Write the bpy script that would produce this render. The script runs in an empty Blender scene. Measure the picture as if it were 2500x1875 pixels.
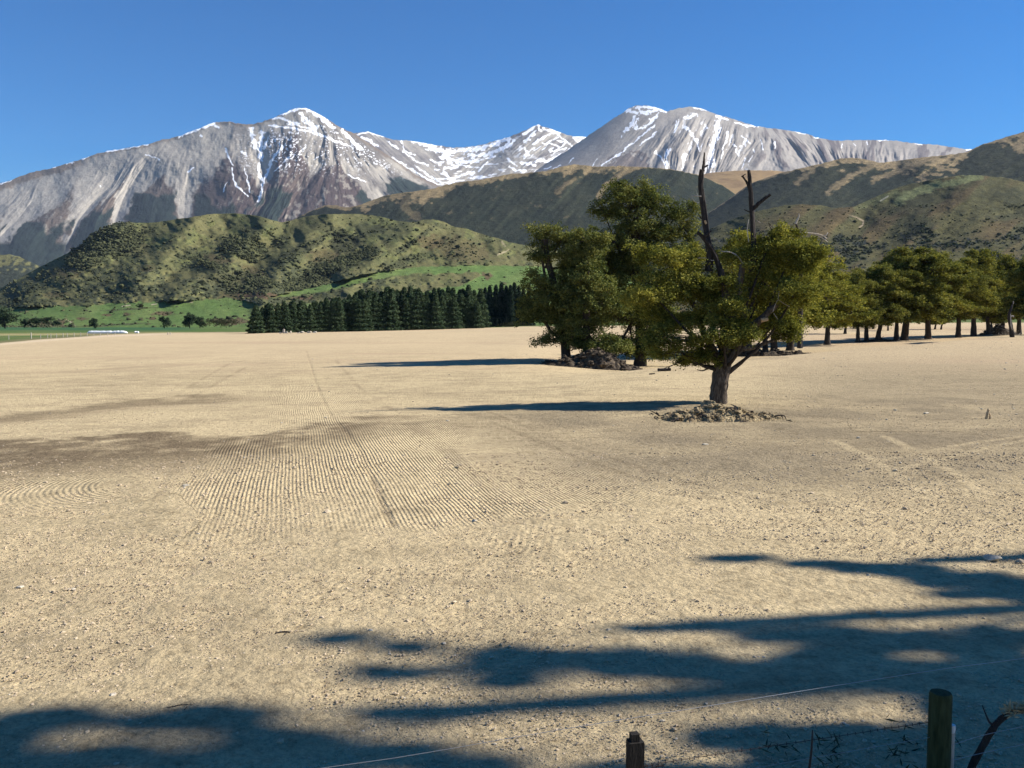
import bpy, math, random
import numpy as np
from mathutils import Vector

# ------------------------------------------------------------------ camera, sky, sun, exposure
F = 2165.0                      # focal length in pixels of the 2500 x 1875 photograph
CAMZ = 3.3
HORIZON = 790.0
PITCH = math.atan((937.5 - HORIZON) / F)
SUN_AZ = math.radians(83.0)     # from +Y towards +X
SUN_EL = math.radians(35.0)

sc = bpy.context.scene
col = sc.collection
cam_d = bpy.data.cameras.new('camera')
cam = bpy.data.objects.new('camera', cam_d)
col.objects.link(cam)
cam.location = (0, 0, CAMZ)
cam.rotation_euler = (math.radians(90) - PITCH, 0, 0)
cam_d.sensor_fit = 'HORIZONTAL'
cam_d.sensor_width = 36.0
cam_d.lens = 36.0 * F / 2500.0
cam_d.clip_start = 0.1
cam_d.clip_end = 60000
sc.camera = cam

world = bpy.data.worlds.new('World')
sc.world = world
world.use_nodes = True
wn, wl = world.node_tree.nodes, world.node_tree.links
bg = wn['Background']
sky = wn.new('ShaderNodeTexSky')
sky.sky_type = 'NISHITA'
sky.sun_disc = False
sky.sun_elevation = SUN_EL
sky.sun_rotation = SUN_AZ
sky.altitude = 600
sky.air_density = 1.0
sky.dust_density = 0.0
sky.ozone_density = 4.0
hs = wn.new('ShaderNodeHueSaturation')
hs.inputs['Saturation'].default_value = 1.58
hs.inputs['Hue'].default_value = 0.508
wl.new(sky.outputs[0], hs.inputs['Color'])
wl.new(hs.outputs[0], bg.inputs['Color'])
bg.inputs['Strength'].default_value = 0.064

sun_d = bpy.data.lights.new('sun', 'SUN')
sun_d.energy = 5.0
sun_d.angle = math.radians(0.6)
sun_d.color = (1.0, 0.945, 0.87)
sun = bpy.data.objects.new('sun', sun_d)
col.objects.link(sun)
SUNV = Vector((math.sin(SUN_AZ) * math.cos(SUN_EL), math.cos(SUN_AZ) * math.cos(SUN_EL), math.sin(SUN_EL)))
sun.rotation_euler = SUNV.to_track_quat('Z', 'Y').to_euler()
sun.location = (60, 10, 60)

sc.view_settings.view_transform = 'Standard'
sc.view_settings.look = 'None'
sc.view_settings.exposure = 1.0
sc.view_settings.gamma = 1.0
sc.cycles.max_bounces = 6
sc.cycles.diffuse_bounces = 2
sc.cycles.transmission_bounces = 2
sc.cycles.volume_bounces = 0
sc.cycles.use_denoising = True

# ------------------------------------------------------------------ helpers: numbers
rng = np.random.default_rng(7)
random.seed(7)
_tabs = {}

def _tab(seed):
    if seed not in _tabs:
        _tabs[seed] = np.random.default_rng(1000 + seed).random((256, 256))
    return _tabs[seed]

def vnoise(x, y, seed=0):
    t = _tab(seed)
    xi = np.floor(x).astype(np.int64); yi = np.floor(y).astype(np.int64)
    fx = x - xi; fy = y - yi
    fx = fx * fx * fx * (fx * (fx * 6 - 15) + 10); fy = fy * fy * fy * (fy * (fy * 6 - 15) + 10)
    a = t[xi & 255, yi & 255]; b = t[(xi + 1) & 255, yi & 255]
    c = t[xi & 255, (yi + 1) & 255]; d = t[(xi + 1) & 255, (yi + 1) & 255]
    return ((a * (1 - fx) + b * fx) * (1 - fy) + (c * (1 - fx) + d * fx) * fy) * 2 - 1

def fbm(x, y, octs=4, seed=0, gain=0.5):
    o = np.zeros(np.broadcast(x, y).shape); a = 1.0; tot = 0
    for k in range(octs):
        o += a * vnoise(x * 2 ** k + 17.3 * k, y * 2 ** k + 9.1 * k, seed + k)
        tot += a; a *= gain
    return o / tot * 1.6

def ridged(x, y, octs=4, seed=0, gain=0.5):
    o = np.zeros(np.broadcast(x, y).shape); a = 1.0; tot = 0
    for k in range(octs):
        o += a * (1 - 2 * np.abs(vnoise(x * 2 ** k + 17.3 * k, y * 2 ** k + 9.1 * k, seed + k)))
        tot += a; a *= gain
    return o / tot

def sm(x, a, b):
    t = np.clip((x - a) / (b - a), 0, 1)
    return t * t * (3 - 2 * t)

def mix(a, b, t):
    t = np.asarray(t)[..., None]
    return a * (1 - t) + np.asarray(b, float) * t

def ip(x, pts):
    p = np.array(pts, float)
    return np.interp(x, p[:, 0], p[:, 1])

def polydist(px, py, pts):
    """distance of each point to a polyline"""
    out = np.full(px.shape, 1e9)
    for (x0, y0), (x1, y1) in zip(pts[:-1], pts[1:]):
        dx, dy = x1 - x0, y1 - y0
        L = dx * dx + dy * dy + 1e-9
        t = np.clip(((px - x0) * dx + (py - y0) * dy) / L, 0, 1)
        out = np.minimum(out, np.hypot(px - x0 - t * dx, py - y0 - t * dy))
    return out

def ell(px, py, cx, cy, rx, ry, rot=0):
    c, s = math.cos(math.radians(rot)), math.sin(math.radians(rot))
    a = (px - cx) * c + (py - cy) * s
    b = -(px - cx) * s + (py - cy) * c
    return np.sqrt((a / rx) ** 2 + (b / ry) ** 2)

cp, sp = math.cos(PITCH), math.sin(PITCH)

def ray(px, py):
    """sight line through a point of the photograph, scaled to one metre of forward distance"""
    xc = (np.asarray(px, float) - 1250.0) / F
    yc = (937.5 - np.asarray(py, float)) / F
    dy = yc * sp + cp
    dz = yc * cp - sp
    return xc / dy, dz / dy

def proj(x, y, z):
    zz = z - CAMZ
    yf = np.maximum(y * cp - zz * sp, 1e-3)
    yu = y * sp + zz * cp
    return 1250 + F * x / yf, 937.5 - F * yu / yf

def ground_z(x, y):
    x = np.asarray(x, float); y = np.asarray(y, float)
    yc = np.clip(y, 0, 420)
    z = 2.6 * np.tanh(0.018 * x / 2.6) * sm(y, 8, 60) + 0.008 * np.maximum(0, yc - 50)
    z = z + 0.10 * fbm(x / 22 + 3, y / 30, 2, 40) * sm(y, 9, 25)
    s = y - (62 + (x - 17) * 1.04)
    w = sm(x, 0, 12) * (1 - sm(x, 160, 260))
    z = z + w * (0.22 * np.exp(-(s / 9.0) ** 2) - 0.75 * sm(s, 2, 13) * (1 - sm(s, 40, 140)))
    return z

def on_ground(px, py):
    dx, dz = ray(px, py)
    D = np.exp(np.linspace(math.log(2.0), math.log(900.0), 6000))
    h = CAMZ + D * dz - ground_z(D * dx, D)
    k = np.argmax(h < 0) if (h < 0).any() else len(D) - 1
    d = D[k]
    return float(d * dx), float(d), float(ground_z(d * dx, d))

def at_dist(px, D):
    dx, _ = ray(px, HORIZON)
    return float(dx * D), float(D), float(ground_z(dx * D, D))

# ------------------------------------------------------------------ helpers: objects
class MB:
    def __init__(self):
        self.v = []; self.f3 = []; self.f4 = []; self.n = 0
    def add(self, v, f):
        v = np.asarray(v, np.float32).reshape(-1, 3); f = np.asarray(f, np.int64)
        self.v.append(v)
        (self.f3 if f.shape[1] == 3 else self.f4).append(f + self.n)
        self.n += len(v)
    def mesh(self, name, mats, smooth=False):
        v = np.concatenate(self.v)
        f3 = np.concatenate(self.f3) if self.f3 else np.zeros((0, 3), np.int64)
        f4 = np.concatenate(self.f4) if self.f4 else np.zeros((0, 4), np.int64)
        me = bpy.data.meshes.new(name)
        me.vertices.add(len(v)); me.vertices.foreach_set('co', v.ravel())
        loops = np.concatenate([f3.ravel(), f4.ravel()]).astype(np.int32)
        me.loops.add(len(loops)); me.loops.foreach_set('vertex_index', loops)
        tot = np.concatenate([np.full(len(f3), 3), np.full(len(f4), 4)]).astype(np.int32)
        st = np.concatenate([[0], np.cumsum(tot)[:-1]]).astype(np.int32)
        me.polygons.add(len(tot)); me.polygons.foreach_set('loop_start', st); me.polygons.foreach_set('loop_total', tot)
        me.update(calc_edges=True)
        me.polygons.foreach_set('use_smooth', np.full(len(tot), smooth))
        for m in (mats if isinstance(mats, (list, tuple)) else [mats]):
            me.materials.append(m)
        return me
    def obj(self, name, mat, parent=None, smooth=False):
        o = bpy.data.objects.new(name, self.mesh(name, mat, smooth))
        col.objects.link(o)
        if parent: o.parent = parent
        return o

def tag(o, label, cat, group=None, kind=None):
    if label: o['label'] = label
    if cat: o['category'] = cat
    if group: o['group'] = group
    if kind: o['kind'] = kind
    return o

def thing(name, label, cat, loc=(0, 0, 0), rz=0, group=None):
    o = bpy.data.objects.new(name, None); col.objects.link(o)
    o.empty_display_size = 0.3
    o.location = loc; o.rotation_euler = (0, 0, rz)
    return tag(o, label, cat, group)

def dup(root, loc, rz, scale, label, group=None):
    r = root.copy(); col.objects.link(r)
    r.location = loc; r.rotation_euler = (0, 0, rz); r.scale = scale
    r['label'] = label
    if group: r['group'] = group
    for ch in list(root.children):
        c = ch.copy(); col.objects.link(c); c.parent = r
        for g in ch.children:
            d = g.copy(); col.objects.link(d); d.parent = c
    return r

def grid_faces(nr, nc):
    i = np.arange((nr - 1) * (nc - 1))
    r, c = i // (nc - 1), i % (nc - 1)
    a = r * nc + c
    return np.stack([a, a + 1, a + nc + 1, a + nc], 1)

def set_color(me, rgb, name='Col'):
    at = me.color_attributes.new(name, 'FLOAT_COLOR', 'POINT')
    c = np.ones((len(rgb), 4), np.float32); c[:, :3] = rgb
    at.data.foreach_set('color', c.ravel())

def tube(mb, pts, rad, seg=7, wob=0.0, seed=0, cap=True):
    pts = np.asarray(pts, float); n = len(pts)
    rad = np.broadcast_to(np.asarray(rad, float), (n,))
    t = np.gradient(pts, axis=0); t /= np.linalg.norm(t, axis=1)[:, None] + 1e-9
    ref = np.array([0.0, 1.0, 0.0]) if abs(t[:, 1]).mean() < 0.8 else np.array([1.0, 0, 0])
    u = np.cross(t, ref); u /= np.linalg.norm(u, axis=1)[:, None] + 1e-9
    w = np.cross(t, u)
    a = np.linspace(0, 2 * np.pi, seg, endpoint=False)
    r = rad[:, None] * np.ones(seg)[None]
    if wob:
        rr = np.random.default_rng(seed)
        r = r * (1 + wob * (rr.random((n, seg)) - 0.5) + wob * (rr.random((1, seg)) - 0.5))
    v = pts[:, None] + r[..., None] * (np.cos(a)[None, :, None] * u[:, None] + np.sin(a)[None, :, None] * w[:, None])
    f = []
    for i in range(n - 1):
        for j in range(seg):
            k = (j + 1) % seg
            f.append((i * seg + j, i * seg + k, (i + 1) * seg + k, (i + 1) * seg + j))
    mb.add(v.reshape(-1, 3), np.array(f))
    if cap:
        for i, s in ((0, 1), (n - 1, -1)):
            c = np.vstack([v[i], pts[i] + t[i] * 0.15 * rad[i] * (-s)])
            ff = [(j, (j + 1) % seg, seg)[::s] for j in range(seg)]
            mb.add(c, np.array(ff))

def curve(pts, n=10):
    """smooth curve through control points (Catmull-Rom)"""
    p = np.asarray(pts, float)
    if len(p) == 2:
        return p[0] + (p[1] - p[0]) * np.linspace(0, 1, n)[:, None]
    q = np.vstack([2 * p[0] - p[1], p, 2 * p[-1] - p[-2]])
    out = []
    m = max(2, n // (len(p) - 1))
    for i in range(len(p) - 1):
        a, b, c, d = q[i:i + 4]
        for t in np.linspace(0, 1, m, endpoint=False):
            out.append(0.5 * (2 * b + (c - a) * t + (2 * a - 5 * b + 4 * c - d) * t * t + (3 * b - a - 3 * c + d) * t ** 3))
    out.append(p[-1])
    return np.array(out)

PHI = (1 + 5 ** 0.5) / 2
ICO_V = np.array([(-1, PHI, 0), (1, PHI, 0), (-1, -PHI, 0), (1, -PHI, 0), (0, -1, PHI), (0, 1, PHI), (0, -1, -PHI), (0, 1, -PHI), (PHI, 0, -1), (PHI, 0, 1), (-PHI, 0, -1), (-PHI, 0, 1)], float)
ICO_V /= np.linalg.norm(ICO_V[0])
ICO_F = np.array([(0, 11, 5), (0, 5, 1), (0, 1, 7), (0, 7, 10), (0, 10, 11), (1, 5, 9), (5, 11, 4), (11, 10, 2), (10, 7, 6), (7, 1, 8), (3, 9, 4), (3, 4, 2), (3, 2, 6), (3, 6, 8), (3, 8, 9), (4, 9, 5), (2, 4, 11), (6, 2, 10), (8, 6, 7), (9, 8, 1)])

def subdiv_ico(v, f, n):
    v = [tuple(x) for x in v]; f = [tuple(x) for x in f]
    for _ in range(n):
        mid = {}
        def m(a, b):
            k = (min(a, b), max(a, b))
            if k not in mid:
                p = np.array(v[a]) + np.array(v[b]); p /= np.linalg.norm(p)
                mid[k] = len(v); v.append(tuple(p))
            return mid[k]
        nf = []
        for a, b, c in f:
            ab, bc, ca = m(a, b), m(b, c), m(c, a)
            nf += [(a, ab, ca), (b, bc, ab), (c, ca, bc), (ab, bc, ca)]
        f = nf
    return np.array(v), np.array(f)

ICO2 = subdiv_ico(ICO_V, ICO_F, 1)
ICO3 = subdiv_ico(ICO_V, ICO_F, 2)
ICO4 = subdiv_ico(ICO_V, ICO_F, 3)

def scatter_lumps(mb, C, R, jitter=0.3, base=(ICO_V, ICO_F), seed=0):
    """many small irregular lumps: C (n,3) centres, R (n,3) radii"""
    rr = np.random.default_rng(seed)
    bv, bf = base
    n, m = len(C), len(bv)
    v = bv[None] * (1 + jitter * (rr.random((n, m)) - 0.5))[..., None] * R[:, None]
    a = rr.random(n) * 6.283
    c, s = np.cos(a)[:, None], np.sin(a)[:, None]
    x = v[..., 0] * c - v[..., 1] * s; y = v[..., 0] * s + v[..., 1] * c
    v = np.stack([x, y, v[..., 2]], -1) + C[:, None]
    f = (bf[None] + (np.arange(n) * m)[:, None, None]).reshape(-1, 3)
    mb.add(v.reshape(-1, 3), f)

# ------------------------------------------------------------------ helpers: materials
def newmat(name):
    m = bpy.data.materials.new(name); m.use_nodes = True
    nt = m.node_tree
    b = nt.nodes['Principled BSDF']
    b.inputs['Roughness'].default_value = 0.9
    b.inputs['Specular IOR Level'].default_value = 0.15
    return m, nt, b

def node(nt, t, **kw):
    n = nt.nodes.new(t)
    for k, v in kw.items():
        if k.startswith('_'): setattr(n, k[1:], v)
        else: n.inputs[k].default_value = v
    return n

def math_n(nt, op, a, b=None, c=None):
    n = nt.nodes.new('ShaderNodeMath'); n.operation = op
    for i, x in enumerate((a, b, c)):
        if x is None: continue
        if isinstance(x, (int, float)): n.inputs[i].default_value = x
        else: nt.links.new(x, n.inputs[i])
    return n.outputs[0]

def ramp(nt, fac, stops):
    r = nt.nodes.new('ShaderNodeValToRGB')
    e = r.color_ramp.elements
    while len(e) < len(stops): e.new(0.5)
    for el, (p, c) in zip(e, stops):
        el.position = p; el.color = (*c, 1) if len(c) == 3 else c
    nt.links.new(fac, r.inputs['Fac'])
    return r.outputs['Color']

def mixc(nt, mode, fac, a, b):
    n = nt.nodes.new('ShaderNodeMix'); n.data_type = 'RGBA'; n.blend_type = mode
    for s, x in ((0, fac), (6, a), (7, b)):
        if isinstance(x, (int, float)): n.inputs[s].default_value = x
        elif isinstance(x, tuple): n.inputs[s].default_value = (*x, 1)
        else: nt.links.new(x, n.inputs[s])
    return n.outputs[2]

def noise_n(nt, vec, scale, detail=4, rough=0.55):
    n = node(nt, 'ShaderNodeTexNoise', Scale=scale, Detail=detail, Roughness=rough)
    nt.links.new(vec, n.inputs['Vector'])
    return n.outputs['Fac']

def rock_like(name, stops, scale, bump=0.5, bdist=0.02, detail=6, rough=0.9, stretch=None):
    m, nt, b = newmat(name)
    tc = node(nt, 'ShaderNodeTexCoord')
    vec = tc.outputs['Object']
    if stretch:
        mp = node(nt, 'ShaderNodeMapping', Scale=stretch); nt.links.new(vec, mp.inputs['Vector']); vec = mp.outputs[0]
    f = noise_n(nt, vec, scale, detail, 0.6)
    nt.links.new(ramp(nt, f, stops), b.inputs['Base Color'])
    b.inputs['Roughness'].default_value = rough
    bp = node(nt, 'ShaderNodeBump', Strength=bump, Distance=bdist)
    nt.links.new(noise_n(nt, vec, scale * 2.3, detail), bp.inputs['Height'])
    nt.links.new(bp.outputs[0], b.inputs['Normal'])
    return m

def relief_mat(name, scale, bump, bdist, var=0.35, bands=None):
    """a hillside: stored base colour broken up by two sizes of grain"""
    m, nt, b = newmat(name)
    at = node(nt, 'ShaderNodeAttribute', _attribute_name='Col')
    tc = node(nt, 'ShaderNodeTexCoord')
    n1 = noise_n(nt, tc.outputs['Object'], scale, 5, 0.65)
    n2 = noise_n(nt, tc.outputs['Object'], scale * 4.7, 3, 0.6)
    s = math_n(nt, 'ADD', math_n(nt, 'MULTIPLY', n1, 0.6), math_n(nt, 'MULTIPLY', n2, 0.4))
    g = ramp(nt, s, [(0.33, (1 - var,) * 3), (0.5, (1, 1, 1)), (0.68, (1 + var,) * 3)])
    c = mixc(nt, 'MULTIPLY', 1.0, at.outputs['Color'], g)
    nt.links.new(c, b.inputs['Base Color'])
    b.inputs['Specular IOR Level'].default_value = 0.05
    b.inputs['Roughness'].default_value = 1.0
    bp = node(nt, 'ShaderNodeBump', Strength=bump, Distance=bdist)
    nt.links.new(s, bp.inputs['Height'])
    nt.links.new(bp.outputs[0], b.inputs['Normal'])
    return m

def leaf_mat(name, dark, light, tip, trans=0.24, scale=0.55):
    m, nt, b = newmat(name)
    nt.nodes.remove(b)
    out = nt.nodes['Material Output']
    tc = node(nt, 'ShaderNodeTexCoord')
    n1 = noise_n(nt, tc.outputs['Object'], scale, 3, 0.5)
    geo = node(nt, 'ShaderNodeNewGeometry')
    f = math_n(nt, 'ADD', math_n(nt, 'MULTIPLY', n1, 0.75), math_n(nt, 'MULTIPLY', geo.outputs['Random Per Island'], 0.35))
    c = ramp(nt, f, [(0.33, dark), (0.56, light), (0.78, tip)])
    d = node(nt, 'ShaderNodeBsdfDiffuse'); t = node(nt, 'ShaderNodeBsdfTranslucent')
    nt.links.new(c, d.inputs['Color'])
    tcol = mixc(nt, 'MULTIPLY', 1.0, c, (1.3, 1.25, 0.6))
    nt.links.new(tcol, t.inputs['Color'])
    mx = node(nt, 'ShaderNodeMixShader', Fac=trans)
    nt.links.new(d.outputs[0], mx.inputs[1]); nt.links.new(t.outputs[0], mx.inputs[2])
    nt.links.new(mx.outputs[0], out.inputs['Surface'])
    return m

M = {}
M['bark'] = rock_like('bark', [(0.3, (0.03, 0.024, 0.019)), (0.5, (0.10, 0.078, 0.06)), (0.7, (0.2, 0.165, 0.13))], 5.0, 1.0, 0.06, stretch=(3, 3, 0.7))
M['bark_dark'] = rock_like('bark_dark', [(0.3, (0.022, 0.018, 0.016)), (0.6, (0.075, 0.06, 0.05))], 5.0, 1.0, 0.05, stretch=(3, 3, 0.6))
M['dead_wood'] = rock_like('dead_wood', [(0.3, (0.022, 0.019, 0.018)), (0.55, (0.045, 0.038, 0.034)), (0.75, (0.11, 0.09, 0.075))], 6.0, 1.0, 0.05, stretch=(3, 3, 0.5))
M['pale_wood'] = rock_like('pale_wood', [(0.3, (0.28, 0.24, 0.2)), (0.7, (0.6, 0.54, 0.46))], 8.0, 0.5, 0.02, stretch=(3, 3, 0.6))
M['split_wood'] = rock_like('split_wood', [(0.3, (0.4, 0.27, 0.15)), (0.7, (0.6, 0.45, 0.28))], 10.0, 0.5, 0.02)
M['stone'] = rock_like('pale_stone', [(0.3, (0.33, 0.28, 0.21)), (0.7, (0.55, 0.49, 0.38))], 9.0, 0.6, 0.02)
M['clod'] = rock_like('soil_clod', [(0.3, (0.3, 0.23, 0.155)), (0.5, (0.42, 0.33, 0.22)), (0.7, (0.52, 0.42, 0.29))], 0.9, 0.8, 0.02)
M['heap'] = rock_like('earth_heap', [(0.3, (0.10, 0.072, 0.042)), (0.5, (0.27, 0.205, 0.115)), (0.7, (0.46, 0.37, 0.21))], 4.0, 1.0, 0.08)
M['heap_dark'] = rock_like('root_heap', [(0.3, (0.022, 0.017, 0.013)), (0.5, (0.07, 0.054, 0.038)), (0.72, (0.19, 0.145, 0.09))], 3.5, 1.0, 0.1)
M['straw'] = rock_like('dry_straw', [(0.3, (0.3, 0.23, 0.12)), (0.7, (0.55, 0.45, 0.27))], 5.0, 0.3, 0.01)
M['post_green'] = rock_like('treated_post', [(0.3, (0.015, 0.024, 0.01)), (0.7, (0.05, 0.065, 0.03))], 9.0, 0.6, 0.01, stretch=(4, 4, 0.7))  # green treated timber, its colour darkened for the shade it stands in
M['post_dark'] = rock_like('weathered_post', [(0.3, (0.01, 0.009, 0.008)), (0.7, (0.03, 0.026, 0.022))], 9.0, 0.6, 0.01, stretch=(4, 4, 0.7))
M['post_grey'] = rock_like('grey_post', [(0.3, (0.3, 0.27, 0.22)), (0.7, (0.5, 0.46, 0.4))], 9.0, 0.6, 0.01, stretch=(4, 4, 0.7))
m, nt, b = newmat('galvanised_wire'); b.inputs['Base Color'].default_value = (0.35, 0.35, 0.35, 1); b.inputs['Metallic'].default_value = 0.8; b.inputs['Roughness'].default_value = 0.42; M['wire'] = m
m, nt, b = newmat('rusty_wire'); b.inputs['Base Color'].default_value = (0.05, 0.035, 0.028, 1); b.inputs['Metallic'].default_value = 0.3; b.inputs['Roughness'].default_value = 0.7; M['rust'] = m
m, nt, b = newmat('white_wrap'); b.inputs['Base Color'].default_value = (0.85, 0.86, 0.86, 1); b.inputs['Roughness'].default_value = 0.35; M['wrap'] = m
m, nt, b = newmat('white_plastic'); b.inputs['Base Color'].default_value = (0.62, 0.62, 0.6, 1); b.inputs['Roughness'].default_value = 0.5; M['plastic'] = m
M['leaf_yellow'] = leaf_mat('beech_leaf_olive', (0.045, 0.055, 0.016), (0.185, 0.195, 0.045), (0.40, 0.36, 0.085))
M['leaf_dark'] = leaf_mat('beech_leaf_dark', (0.03, 0.045, 0.018), (0.118, 0.14, 0.046), (0.27, 0.26, 0.08), 0.22)
M['leaf_row'] = leaf_mat('beech_leaf_row', (0.04, 0.052, 0.017), (0.16, 0.172, 0.047), (0.33, 0.30, 0.08), 0.22)
M['needle'] = leaf_mat('conifer_needle', (0.02, 0.036, 0.02), (0.058, 0.09, 0.05), (0.115, 0.145, 0.072), 0.12, 0.3)
M['needle_blue'] = leaf_mat('conifer_needle_blue', (0.012, 0.024, 0.018), (0.028, 0.046, 0.034), (0.05, 0.07, 0.048), 0.12, 0.3)
M['scrub'] = leaf_mat('scrub_leaf', (0.03, 0.035, 0.02), (0.062, 0.068, 0.036), (0.1, 0.104, 0.05), 0.1, 0.02)

# ------------------------------------------------------------------ ground sheet
def build_ground():
    half = math.radians(37)
    a = np.concatenate([np.radians(np.linspace(-180, -40, 48)), np.linspace(-half, half, 1250), np.radians(np.linspace(40, 180, 48))])
    r = np.concatenate([[0.01], np.linspace(1, 5.2, 10), np.exp(np.linspace(math.log(5.4), math.log(430), 760)), [470, 520, 600, 720, 900, 1200, 1700, 2500, 3600, 5200]])
    A, R = np.meshgrid(a, r)
    x = R * np.sin(A); y = R * np.cos(A)
    z = ground_z(x, y)
    px, py = proj(x, np.maximum(y, 0.5), z)
    front = y > 1
    # --- furrow phase and strength
    th = np.radians(14.0) + np.radians(9.0) * sm(x, -2.5, 4.5) * (1 - sm(y, 24, 60))
    rowB = (x * np.cos(th) + (y - 15) * np.sin(th)) / 0.078
    gx, gy, _ = on_ground(430, 1170)
    rowA = np.hypot(x - gx, (y - gy) * 0.8) / 0.105
    wob = fbm(x / 3.0, y / 3.0, 2, 50)
    nearB = ip(px, [(0, 1330), (520, 1330), (700, 1312), (960, 1288), (1300, 1262), (1520, 1225), (1720, 1195), (2500, 1185)])
    wB = 22 * fbm(x / 1.5, y / 1.5, 3, 56)
    py0 = py; py = py + wB
    mB = (1 - sm(py, nearB - 26, nearB + 16)) * sm(py, 1030, 1130) * sm(px + 60 * wob, 400, 640) * (1 - 0.6 * sm(px, 1400, 1700)) * (1 - sm(px, 1900, 2200))
    mB = np.maximum(mB, 0.75 * (1 - sm(py, nearB - 10, nearB)) * sm(py, 960, 1060) * sm(px, 700, 800) * (1 - sm(px, 2250, 2600)))
    mB = np.maximum(mB, 0.45 * sm(py, 900, 960) * (1 - sm(py, 1010, 1060)) * sm(px, 560, 700) * (1 - sm(px, 900, 1000)))
    dA = np.hypot(x - gx, (y - gy) * 0.8)
    mA = 1.25 * sm(dA, 1.2, 1.7) * (1 - sm(dA, 4.6, 5.4)) * (1 - sm(px + 60 * wob, 400, 540)) * sm(py, 1090, 1180) * (1 - sm(py, 1300, 1350))
    py = py0
    mC = 0.6 * np.exp(-((px - 1270) / 110) ** 2 - ((py - 1330) / 34) ** 2) + 0.7 * np.exp(-((px - 830) / 160) ** 2 - ((py - 1425) / 20) ** 2)
    g3x, g3y, _ = on_ground(2050, 1060)
    rowD = np.hypot(x - g3x, y - g3y) / 0.16
    mD = 0.8 * sm(px, 2020, 2120) * sm(py, 1018, 1030) * (1 - sm(py, 1050, 1062))
    useA = mA > mB
    phase = np.where(useA, rowA, rowB)
    mB = mB * 0.85
    amp = np.maximum(mA, mB)
    phase = np.where(mD > amp, rowD, phase); amp = np.maximum(amp, mD)
    thC = np.radians(-8)
    phase = np.where(mC > amp, (x * np.cos(thC) + y * np.sin(thC)) / 0.12, phase); amp = np.maximum(amp, mC)
    amp = amp * np.clip(0.85 + 0.6 * wob + 0.3 * fbm(x / 0.9, y / 2.2, 2, 54), 0.15, 1.4) * front
    phase = phase + 0.45 * wob + 0.07 * fbm(x / 0.8, y / 1.2, 2, 58)
    # --- soil colour, with slope shade painted into the dark bands at left
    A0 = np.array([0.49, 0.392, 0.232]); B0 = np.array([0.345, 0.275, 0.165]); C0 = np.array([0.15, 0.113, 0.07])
    n_big = fbm(x / 14, y / 18, 4, 60); n_mid = fbm(x / 2.2, y / 2.2, 4, 64); n_fine = fbm(x / 0.5, y / 0.5, 3, 68)
    rgb = np.broadcast_to(A0, x.shape + (3,)).copy()
    rgb = mix(rgb, B0, np.clip(0.28 + 0.35 * n_big + 0.35 * n_mid + 0.3 * n_fine + 0.35 * fbm(x / 1.6, y / 0.7, 3, 88), 0, 1.25))
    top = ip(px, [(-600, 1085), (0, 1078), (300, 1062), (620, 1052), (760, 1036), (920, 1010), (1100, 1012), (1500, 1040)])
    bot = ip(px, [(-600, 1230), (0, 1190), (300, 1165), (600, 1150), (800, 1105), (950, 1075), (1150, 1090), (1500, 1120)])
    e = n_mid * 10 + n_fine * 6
    band = sm(py + e, top - 4, top + 10) * (1 - sm(py + e * 1.5, bot - 50, bot + 20))  # bare darker soil, with the shade of its away-facing slope painted in
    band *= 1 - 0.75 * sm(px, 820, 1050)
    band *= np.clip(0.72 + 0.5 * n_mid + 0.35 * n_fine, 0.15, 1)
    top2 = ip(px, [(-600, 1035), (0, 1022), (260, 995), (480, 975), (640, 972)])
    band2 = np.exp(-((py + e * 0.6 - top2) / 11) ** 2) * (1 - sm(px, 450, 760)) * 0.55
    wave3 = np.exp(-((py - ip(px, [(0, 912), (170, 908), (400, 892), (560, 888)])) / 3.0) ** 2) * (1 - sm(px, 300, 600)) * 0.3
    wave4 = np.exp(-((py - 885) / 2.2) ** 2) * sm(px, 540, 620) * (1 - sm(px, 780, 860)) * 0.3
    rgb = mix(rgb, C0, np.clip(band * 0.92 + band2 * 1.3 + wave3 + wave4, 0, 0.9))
    # greyer, rougher ground from the lone tree to the right
    grey = sm(px + 60 * n_big, 1050, 1500) * sm(py + e, 965, 1020) * (1 - sm(py + 2 * e, ip(px, [(1000, 1130), (1500, 1195), (2000, 1210), (2500, 1180)]) - 50, ip(px, [(1000, 1160), (1500, 1225), (2000, 1240), (2500, 1200)])))
    grey2 = sm(px, 1650, 2100) * sm(py, 815, 850) * (1 - sm(py, 960, 1050))
    rgb = mix(rgb, np.array([0.215, 0.175, 0.115]), np.clip(grey * (0.65 + 0.25 * n_mid) + 0.6 * grey2, 0, 0.85))
    # pale pinkish stripes over the far paddock
    far = 1 - sm(py, 850, 930)
    st = fbm(px / 500, py / 9, 3, 72)
    rgb = mix(rgb, np.array([0.50, 0.392, 0.245]), far * 0.6)
    rgb = mix(rgb, np.array([0.41, 0.305, 0.195]), far * np.clip(st * 0.9, 0, 0.7))
    # wheel tracks
    trk = np.zeros(x.shape)
    for pts, w, k in (([(2035, 1075), (2110, 1110), (2190, 1160), (2250, 1205)], 0.17, 0.8), ([(2160, 1065), (2250, 1110), (2330, 1155), (2400, 1200)], 0.17, 0.7),
                      ([(2090, 1136), (2200, 1115), (2350, 1085), (2500, 1065)], 0.13, 0.6), ([(2180, 1150), (2290, 1123), (2420, 1090), (2520, 1072)], 0.13, 0.55),
                      ([(1990, 1200), (2060, 1225), (2160, 1250), (2280, 1285)], 0.12, 0.5), ([(1620, 925), (1700, 912), (1850, 890), (1950, 872)], 0.35, 0.45), ([(1585, 935), (1650, 945), (1700, 955)], 0.25, 0.4)):
        g = [on_ground(*p)[:2] for p in pts]
        trk = np.maximum(trk, k * (1 - sm(polydist(x, y, g), w * 0.5, w * 1.2)))
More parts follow.
